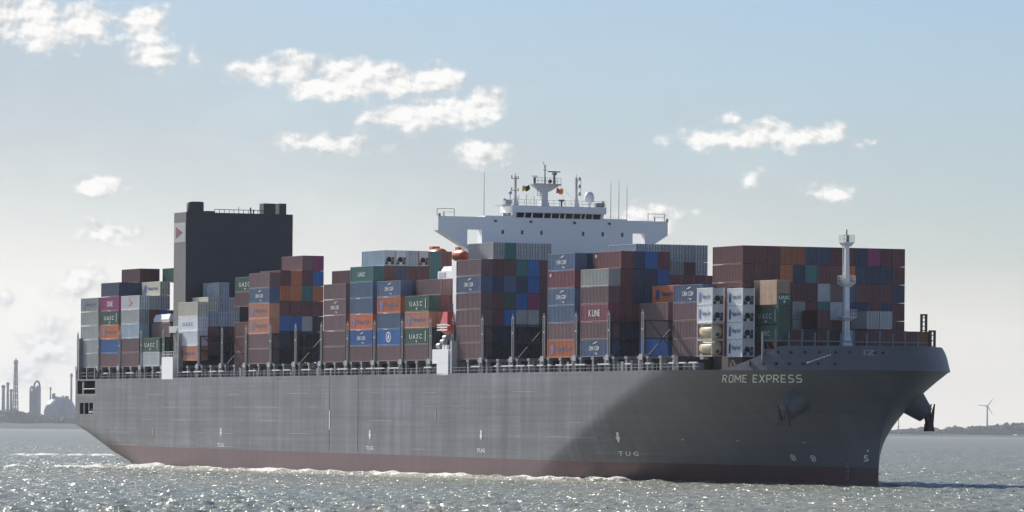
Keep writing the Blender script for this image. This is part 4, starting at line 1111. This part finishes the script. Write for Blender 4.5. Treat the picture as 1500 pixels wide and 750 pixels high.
# flat cargo beside the white tarpaulin near the funnel, and bundles on flat racks amidships
def bundle(uf, row, z, n, lab, colr):
    v = VROW0 + RW * row
    root = empty('flat_rack', lab, 'flat rack', W(uf - 5.95, v + CW / 2, z), SROT, 'flat racks with bundled cargo')
    MB().box(-5.9, 5.9, -1.15, 1.15, 0, .4).build('platform', cmat('br'), root)
    for s in (-1, 1): MB().box(s * 5.8 - .12, s * 5.8 + .12, -1.16, 1.16, .41, 2.1).build('end_frame', cmat('br'), root)
    r_ = random.Random(uf * 7 + row); m_ = MB()
    for k in range(n):
        x = r_.uniform(-5.3, 4.2); y = r_.uniform(-1.05, .5); zz = .41 + r_.choice((0, .55, 1.1)); m_.box(x, x + r_.uniform(.6, 1.6), y, y + r_.uniform(.3, .6), zz, zz + r_.uniform(.35, .6))
    m_.build('bundled_cargo', colr, root)
bc = mat('brown_cargo', (.22, .12, .09), .8, var=.6, scale=2.5)
for row, lab in ((5, 'nearest'), (6, 'second'), (7, 'third'), (8, 'fourth')):
    bundle(67.9, row, BASE + 4 * TP + .02, 40 if row < 9 else 18, f'rusty flat rack of bundled cargo, {lab} from the bright blue box', bc)
tp = empty('tarpaulin_load', 'white tarpaulin-wrapped load on a mauve box aft of the funnel', 'cargo', W(-173.5, VROW0 + RW + CW / 2, BASE + 3 * TP), SROT)
MB().box(-5.2, 5.2, -1.1, 1.1, 0, .3).build('platform', cmat('br'), tp)
m_ = MB(); m_.hexa([(-4.9, -1.2, .8), (5.2, -1.2, .8), (5.2, 1.1, .8), (-4.9, 1.1, .8)], [(-4.2, -.8, 1.9), (4.9, -.7, 2.0), (4.9, .8, 2.0), (-4.2, .8, 1.9)]); m_.box(-5, 5.2, -1.05, 1.0, .3, .8); m_.build('white_cover', M_white, tp)
# sunlit white machinery cab on the boxes aft of the bridge
cb = empty('machinery_cab', 'white machinery cab with a flat window on the boxes just aft of the bridge', 'machinery', W(-18.6, 7.4, 37.8), SROT)
g = MB().box(-4.0, 3.0, -1.2, 1.1, 0, 1.5)
g.hexa([(-3.0, -1.0, 1.5), (2.4, -1.0, 1.5), (2.4, 1.0, 1.5), (-3.0, 1.0, 1.5)], [(-2.2, -.7, 2.4), (1.8, -.7, 2.4), (1.8, .7, 2.4), (-2.2, .7, 2.4)]); g.build('cab_shell', M_white, cb)
MB().box(-3.4, .0, -1.26, -1.18, .25, 1.25).build('cab_window', mat('cab_window', (.4, .45, .52), .3), cb)
print('containers', N_BOX)

# ------------------------------------------------------------------ water
def build_water():
    rng = np.random.default_rng(4)
    r = [4.0]
    while r[-1] < 430: r.append(r[-1] * 1.12)
    while r[-1] < 700: r.append(r[-1] * 1.0016)
    while r[-1] < 1500: r.append(r[-1] * 1.0019)
    while r[-1] < 4000: r.append(r[-1] * 1.006)
    while r[-1] < 70000: r.append(r[-1] * 1.06)
    r = np.array(r)
    a = np.concatenate([np.linspace(-75, -9, 40)[:-1], np.linspace(-9, 9, 1100), np.linspace(9, 75, 40)[1:]])
    a = np.radians(a)
    RR, AA = np.meshgrid(r, a, indexing='ij')
    X = RR * np.sin(AA); Y = RR * np.cos(AA)
    Z = np.zeros_like(X)
    dr = np.gradient(r)[:, None]
    dx = RR * np.radians(18 / 1100)
    inside = np.abs(np.degrees(AA)) < 9
    near = (RR > 430) & (RR < 4000)
    lam = np.exp(rng.uniform(np.log(.9), np.log(9), 60))
    for L_ in lam:
        th = R(205) + rng.normal(0, .75)
        k = 2 * np.pi / L_
        amp = .0105 * L_ ** .92 * rng.uniform(.6, 1.3)
        if L_ > 4: amp *= .6
        fade = np.clip((L_ / (2.2 * np.minimum(dr, 3 * dx))) - .5, 0, 1)
        ph = k * (X * np.cos(th) + Y * np.sin(th)) + rng.uniform(0, 6.28)
        Z += amp * fade * (np.sin(ph) + .22 * np.cos(2 * ph))
    gust = .75 + .35 * np.sin(X / 37 + 1.3 * np.sin(Y / 160)) * np.sin(Y / 110 + .6 * np.sin(X / 55))
    Z = np.where(inside & near, Z * gust, 0)
    # ship's own waves and foam
    s, c = math.sin(TH), math.cos(TH)
    ux = (X - SX) * s - (Y - SY) * c; vx = (X - SX) * c + (Y - SY) * s
    t = np.clip((ux - 38) / (128.5 - 38), 0, 1)
    b_ = HB * np.clip(1 - t ** 1.35, 0, 1) ** .95
    ta = np.clip((-150 - ux) / 49, 0, 1); b_ = b_ * np.clip(1 - ta ** 2.2, 0, 1) ** .8
    dist = np.abs(vx - HB) - b_
    along = (ux > -205) & (ux < 131)
    nz1 = sum(np.sin(ux / L + p) for L, p in ((5.3, 0), (2.1, 1), (11.0, 2), (1.15, 3))) / 4
    nz2 = sum(np.sin(ux / L + vx / 3.1 + p) for L, p in ((1.7, 0), (3.9, 1), (.8, 2))) / 3
    width = np.where(ux > 90, 1.2, np.where(ux > 60, 2.2, 3.2))
    ridge = np.exp(-((dist - 3.0 - .8 * nz1) / width) ** 2) * along
    amp = np.where(ux > 72, .3, .62) * (1 + .6 * nz1)
    Z += ridge * np.clip(amp, .05, 1.5)
    foam = ridge * np.where(ux > 72, np.where((ux > 92) & (ux < 106), .6, .15), 1.0) * (0.74 + .6 * nz1 + .28 * nz2)
    foam = foam * np.clip(.75 + .45 * np.sin(ux / 19.0) * np.sin(ux / 7.3 + 1), .2, 1.1)
    # wash off the stern quarter
    st = np.exp(-((ux + 196) / 26) ** 2) * np.exp(-((dist - 5) / 9) ** 2)
    Z += st * .5 * (1 + .5 * nz2); foam = np.maximum(foam, st * (.35 + .5 * nz2 + .25 * nz1))
    wake = (ux < -195) * np.exp(-((vx - HB) / 26) ** 2) * np.exp((ux + 195) / 260)
    foam = np.maximum(foam, wake * .55)
    # lines of broken water running off to the left of the stern and to the right of the bow
    for y0, sl_, x0, x1, wd, am, fo in ((1640, .02, -260, -92, 22, 1.0, 1.5), (1175, .06, -140, -74, 8, .8, 1.3), (1060, .05, -120, -60, 5, .35, .6), (1330, .0, 88, 190, 8, .3, .42), (1120, -.1, 86, 140, 5, .3, .35)):
        q = np.exp(-((Y - y0 - sl_ * X - 4 * np.sin(X / 9)) / wd) ** 2) * (X > x0) * (X < x1)
        nn = .55 + .45 * np.sin(X / 2.3 + 2 * np.sin(X / 7.1)) * np.sin(X / 5.7)
        Z += q * am * nn; foam = np.maximum(foam, q * fo * nn)
    foam = np.clip(foam, 0, 1)
    nr, na = X.shape
    co = np.stack([X, Y, Z], -1).reshape(-1, 3).astype(np.float32)
    idx = np.arange(nr * na, dtype=np.int32).reshape(nr, na)
    q = np.stack([idx[:-1, :-1], idx[:-1, 1:], idx[1:, 1:], idx[1:, :-1]], -1).reshape(-1, 4)[:, ::-1]
    me = bpy.data.meshes.new('water')
    me.vertices.add(len(co)); me.vertices.foreach_set('co', co.ravel())
    nf = len(q)
    me.loops.add(nf * 4); me.loops.foreach_set('vertex_index', np.ascontiguousarray(q).ravel())
    me.polygons.add(nf); me.polygons.foreach_set('loop_start', np.arange(0, nf * 4, 4, dtype=np.int32))
    me.polygons.foreach_set('use_smooth', np.ones(nf, dtype=bool))
    at = me.attributes.new('foam', 'FLOAT', 'POINT'); at.data.foreach_set('value', foam.ravel().astype(np.float32))
    me.update(calc_edges=True)
    m = bpy.data.materials.new('river_water'); m.use_nodes = True
    t = NT(m.node_tree); b = t.n['Principled BSDF']
    geo = t.node('ShaderNodeNewGeometry'); p = geo.outputs['Position']
    murk = t.noise(t.vec('MULTIPLY', p, (.008, .004, 1)), 1.0, 4.0, .6)
    wc = t.mix(t.step(murk, .4, .62), rgb((.185, .212, .175)), rgb((.225, .225, .17)))
    fa = t.node('ShaderNodeAttribute', attribute_name='foam')
    fn = t.noise(t.vec('MULTIPLY', p, (1.3, .5, 1.3)), 1.0, 6.0, .7)
    fm_ = t.step(t.math('ADD', fa.outputs['Fac'], t.math('MULTIPLY_ADD', fn, 1.9, -.95)), .36, .66)
    t.put(b.inputs['Base Color'], t.mix(fm_, wc, rgb((.80, .79, .74))))
    t.put(b.inputs['Roughness'], t.math('MULTIPLY_ADD', fm_, .2, .43))
    b.inputs['IOR'].default_value = 1.33
    def facet(sc, k):
        n_ = t.node('ShaderNodeTexNoise'); t.put(n_.inputs['Vector'], t.vec('MULTIPLY', p, sc)); n_.inputs['Scale'].default_value = 1.0; n_.inputs['Detail'].default_value = 3.0; n_.inputs['Roughness'].default_value = .65
        return t.vec('MULTIPLY_ADD', n_.outputs['Color'], (k, k, 0), (-k / 2, -k / 2, 0))
    def chop(sc, k):     # steep little wind wavelets: most nearly flat, a few leaning hard, running with the wind
        n_ = t.noise(t.vec('MULTIPLY', p, sc), 1.0, 2.0, .6)
        c_ = t.math('SUBTRACT', n_, .5)
        lean = t.math('MULTIPLY', c_, t.math('MULTIPLY_ADD', t.math('MULTIPLY', c_, c_), 95.0, .45))
        cv = t.node('ShaderNodeCombineXYZ'); t.put(cv.inputs[0], t.math('MULTIPLY', lean, .84 * k)); t.put(cv.inputs[1], t.math('MULTIPLY', lean, .56 * k))
        return cv.outputs[0]
    pert = t.vec('ADD', t.vec('ADD', chop((3.4, .42, 1), 1.15), chop((1.1, .07, 1), .95)), t.vec('ADD', facet((.5, .04, 1), .55), facet((4.0, 1.2, 1), .4)))
    t.put(b.inputs['Normal'], t.vec('NORMALIZE', t.vec('ADD', geo.outputs['Normal'], pert)))
    me.materials.append(m)
    o = link('water', me); tag(o, 'wide choppy grey-blue river water with sun glitter and a line of foam along the hull', kind='structure')
build_water()

# ------------------------------------------------------------------ far shores
M_far = mat('far_trees', (.035, .045, .035), .9, var=.5, scale=.02)
M_grass = mat('far_bank', (.032, .04, .022), .9, var=.3, scale=.01)
M_ref = mat('refinery_steel', (.16, .17, .18), .6)
DS = 15000.0
def sx_(px): return (px - 750) / 8023.3 * DS
def sz_(px, py): return CAM_H + (629.6 + .0087 * (px - 750) - py) / 8023.3 * DS
def bank(name, x0, x1, top, m_, y=DS):
    mb = MB(); n = 60
    vs, fs = [], []
    for i in range(n + 1):
        x = lerp(x0, x1, i / n); h_ = top * (1 + .08 * math.sin(i * 1.7))
        vs += [(x, y - 60, -1), (x, y + 40, h_), (x, y + 900, h_), (x, y + 960, -1)]
    for i in range(n):
        for k in range(3): fs.append((i * 4 + k, (i + 1) * 4 + k, (i + 1) * 4 + k + 1, i * 4 + k + 1))
    mb.add(vs, fs, True); o = mb.build(name, m_); tag(o, kind='structure'); return o
bank('left_bank', -3600, -1120, 15.0, M_grass)
bank('right_bank', 760, 4200, 6.0, M_grass)
def treeline(name, x0, x1, n, z0, hfun, label, y):
    r_ = random.Random(int(x0)); mb = MB()
    for k in range(n):
        x = r_.uniform(x0, x1); h_ = hfun(x) * r_.uniform(.72, 1.06); rr = r_.uniform(4, 10)
        mb.blob((x, y + r_.uniform(-60, 60), z0 + h_ - rr), rr, 1, .28, (1.3, 1.2, 1.0))
        mb.blob((x + r_.uniform(-8, 8), y + r_.uniform(-40, 40), z0 + h_ * .35), h_ * .42, 1, .25, (1.3, 1.0, 1.0))
    o = mb.build(name, M_far); tag(o, label, kind='stuff')
treeline('treeline', -3000, -1120, 900, 16, lambda x: 36 + 10 * math.sin(x / 90) * math.sin(x / 37) if x < sx_(45) else 20, 'dark hazy wood along the bank below the refinery', DS + 350)
treeline('treeline', 800, 3800, 1100, 6, lambda x: 20 + 8 * math.sin(x / 140 + 1) * math.sin(x / 61) + (9 if x > sx_(1400) else 0), 'pale hazy line of trees along the far shore beyond the bow', DS + 300)
# refinery: every column, chimney and vessel its own thing
YR = DS + 700
def place(px, py_base=606): return (sx_(px) * YR / DS, YR, 14.0)
def hgt_(px, py): return (sz_(px, py) - CAM_H) * YR / DS + CAM_H - 14.0
def chimney(px, pw, py, label, cap=True):
    o = empty('chimney', label, 'chimney', place(px), 0, 'refinery chimneys and columns'); H = hgt_(px, py); r = pw / 2 * YR / 8023.3
    MB().tube((0, 0, 0), (0, 0, H), r * 1.1, r * .85, 12).build('shaft', M_ref, o)
    m_ = MB().tube((0, 0, H * .93), (0, 0, H * .985), r * 1.25, r * 1.25, 12)
    for k in (.4, .65): m_.tube((0, 0, H * k), (0, 0, H * k + 2), r * 1.2, r * 1.2, 12)
    m_.build('gallery', M_ref, o)
chimney(4.5, 5.0, 564, 'stout grey refinery column at the edge of the works, aftmost from the lattice tower'.replace('aftmost from', 'two away from'))
chimney(11, 4.0, 560, 'tallest grey refinery column of the three beside the lattice tower')
chimney(16, 4.2, 570, 'shortest grey refinery column of the three, next to the lattice tower')
chimney(73.5, 2.2, 567, 'thin dark chimney in front of the big storage dome')
chimney(79.5, 2.0, 580, 'short thin chimney over the middle of the storage dome')
chimney(104, 3.2, 547, 'tall slim chimney between the storage dome and the ship')
def lattice(px, pw, py):
    o = empty('flare_tower', 'tall tapering lattice flare tower behind the dark wood', 'tower', place(px)); H = hgt_(px, py); w0 = pw / 2 * YR / 8023.3
    m_ = MB(); N_ = 9
    def cn(k, s, q): ww_ = lerp(w0, w0 * .45, k / N_); return (s * ww_, q * ww_, H * .93 * k / N_)
    for k in range(N_):
        for s, q, s2, q2 in ((-1, -1, 1, -1), (1, -1, 1, 1), (1, 1, -1, 1), (-1, 1, -1, -1)):
            m_.tube(cn(k, s, q), cn(k + 1, s, q), 1.5, n=4).tube(cn(k, s, q), cn(k + 1, s2, q2), 1.0, n=4).tube(cn(k, s2, q2), cn(k + 1, s, q), 1.0, n=4).tube(cn(k + 1, s, q), cn(k + 1, s2, q2), 1.3, n=4)
    m_.build('lattice', mat('rusty_lattice', (.28, .2, .15), .7), o)
    MB().tube((0, 0, 0), (0, 0, H), 1.9, 1.9, 8).build('flare_pipe', M_ref, o)
    MB().tube((0, 0, H * .92), (0, 0, H * .97), 7, 6, 8).build('tip_platform', M_ref, o)
lattice(22.5, 8.0, 525)
def looped(px, pw, py, label):
    o = empty('process_column', label, 'refinery column', place(px), 0, 'refinery chimneys and columns'); H = hgt_(px, py); r = pw / 2 * YR / 8023.3
    MB().lathe([(r, 0), (r, H * .82), (r * .8, H * .86), (r * .3, H * .88), (0, H * .88)], (0, 0, 0), 14).build('vessel', mat('pale_vessel', (.30, .31, .33), .5), o)
    m_ = MB(); prev = None
    for k in range(13):
        a = math.pi * k / 12; p = (-r * .9 + r * .9 * (1 - math.cos(a)) - r * .2, -r, H * .84 + math.sin(a) * H * .14)
        if prev: m_.tube(prev, p, 3.0, n=6)
        prev = p
    m_.tube((-r * 1.1, -r, 0), (-r * 1.1, -r, H * .84), 3.0, n=6); m_.build('overhead_pipe', M_ref, o)
looped(47, 5.0, 565, 'narrow refinery column with an arched overhead pipe')
looped(55, 9.0, 557, 'broad pale refinery column with a tall arched overhead pipe')
o = empty('storage_dome', 'big pale dome roof rising behind the far bank', 'dome', place(88)); rD = 24 * YR / 8023.3; HD = hgt_(88, 581)
MB().lathe([(rD, 0), (rD, HD * .45), (rD * .93, HD * .62), (rD * .75, HD * .82), (rD * .45, HD * .96), (0, HD)], (0, 0, 0), 28).build('dome_shell', mat('dome_grey', (.24, .25, .27), .4), o)
m_ = MB()
for k in range(9):
    x_ = random.uniform(-.5, .5) * rD; m_.tube((x_, -10, HD * .8), (x_, -10, HD * random.uniform(.98, 1.2)), random.uniform(1.5, 5), n=6)
for k in range(8): m_.box(-rD * .9 + k * rD * .24, -rD * .9 + k * rD * .24 + random.uniform(12, 22), -rD - 30, -rD - 10, 0, random.uniform(10, 34))
m_.build('roof_plant', M_ref, o)
for k, (px, w_, py, lab) in enumerate(((66, 9, 598, 'low grey process block beside the arched columns'), (97, 12, 590, 'low grey process block under the tall slim chimney'), (108, 6, 584, 'grey process block nearest the ship stern'))):
    o = empty('process_block', lab, 'industrial building', (sx_(px), DS + 560, 14.0), 0, 'refinery blocks'); H = hgt_(px, py); w2 = w_ / 2 * YR / 8023.3
    MB().box(-w2, w2, -15, 15, 0, H).build('wall', M_ref, o); MB().box(-w2 * .5, w2 * .3, -8, 8, H, H * 1.15).tube((w2 * .6, 0, H), (w2 * .6, 0, H * 1.5), 3).build('roof', M_ref, o)
# wind turbine and mast on the far shore
o = empty('wind_turbine', 'white three-bladed wind turbine standing above the far tree line', 'wind turbine', (sx_(1446) * 1.02, DS * 1.02, 8))
H = sz_(1446, 595) * 1.02 - 8
MB().tube((0, 0, 0), (0, 0, H), 3.0, 1.9, 12).build('tower', mat('turbine_white', (.55, .55, .55), .5), o)
MB().box(-2.2, 2.2, -5, 5, H - 2, H + 2.2).build('nacelle', MATS['turbine_white'], o)
for a in (54, 174, 302):
    c, s = math.cos(R(a)), math.sin(R(a)); L_ = 27
    m_ = MB(); b0 = Vector((0, -6, H)); d = Vector((c, 0, s)); n_ = Vector((-s, 0, c))
    m_.hexa([b0 + n_ * 1.4 + Vector((0, -.5, 0)), b0 + n_ * 1.4 + Vector((0, .5, 0)), b0 - n_ * 1.4 + Vector((0, .5, 0)), b0 - n_ * 1.4 + Vector((0, -.5, 0))],
            [b0 + d * L_ + n_ * .5 + Vector((0, -.2, 0)), b0 + d * L_ + n_ * .5 + Vector((0, .2, 0)), b0 + d * L_ - n_ * .5 + Vector((0, .2, 0)), b0 + d * L_ - n_ * .5 + Vector((0, -.2, 0))])
    m_.build('blade', MATS['turbine_white'], o)
o = MB().tube((0, 0, 0), (0, 0, sz_(1320, 611) - 6), 1.6, 1.0, 8).box(-3, 3, -3, 3, 20, 22).build('radio_mast', M_ref); o.location = (sx_(1320), DS + 100, 6)
tag(o, 'thin radio mast on the far shore just beyond the bow', 'mast')

# smoke drifting from the works: soft lumps of vapour
def smoke(name, pts, dens, label, colr):
    mb = MB()
    for p, r in pts: mb.blob(p, r, 2, .12)
    o = mb.build(name, None)
    m = bpy.data.materials.new(name + '_vapour'); m.use_nodes = True; t = NT(m.node_tree); t.n.clear()
    d_ = t.node('ShaderNodeBsdfDiffuse'); d_.inputs[0].default_value = rgb(colr); tr = t.node('ShaderNodeBsdfTransparent'); mx = t.node('ShaderNodeMixShader')
    mx.inputs[0].default_value = dens; t.l.new(tr.outputs[0], mx.inputs[1]); t.l.new(d_.outputs[0], mx.inputs[2])
    ou = t.node('ShaderNodeOutputMaterial'); t.l.new(mx.outputs[0], ou.inputs[0])
    o.data.materials.append(m); tag(o, label, kind='stuff')
pl = []
for k in range(12):
    a = k / 11; px = 100 - 12 * a - 8 * math.sin(a * 3.4) + (9 * max(a - .55, 0) * 2.2); py = 566 - 35 * a
    pl.append(((sx_(px), DS + 900, sz_(px, py)), 7 + 6 * math.sin(a * 3) + random.uniform(0, 3)))
smoke('smoke', pl, .45, 'grey plume of smoke curling up beside the tall slim chimney', (.05, .05, .06))

# ------------------------------------------------------------------ haze: one even body of air from below the water to above the masts
if HAZE_DENSITY > 0:
    mb = MB().box(-9000, 9000, -200, 20000, -3, 225)
    hz = mb.build('haze', None)
    m = bpy.data.materials.new('haze_air'); m.use_nodes = True; t = NT(m.node_tree); t.n.clear()
    v = t.node('ShaderNodeVolumePrincipled'); v.inputs['Color'].default_value = rgb((.80, .86, .95)); v.inputs['Density'].default_value = HAZE_DENSITY
    v.inputs['Anisotropy'].default_value = 0.2
    ou = t.node('ShaderNodeOutputMaterial'); t.l.new(v.outputs[0], ou.inputs['Volume'])
    hz.data.materials.append(m); tag(hz, 'thin bright haze over the water', kind='stuff')
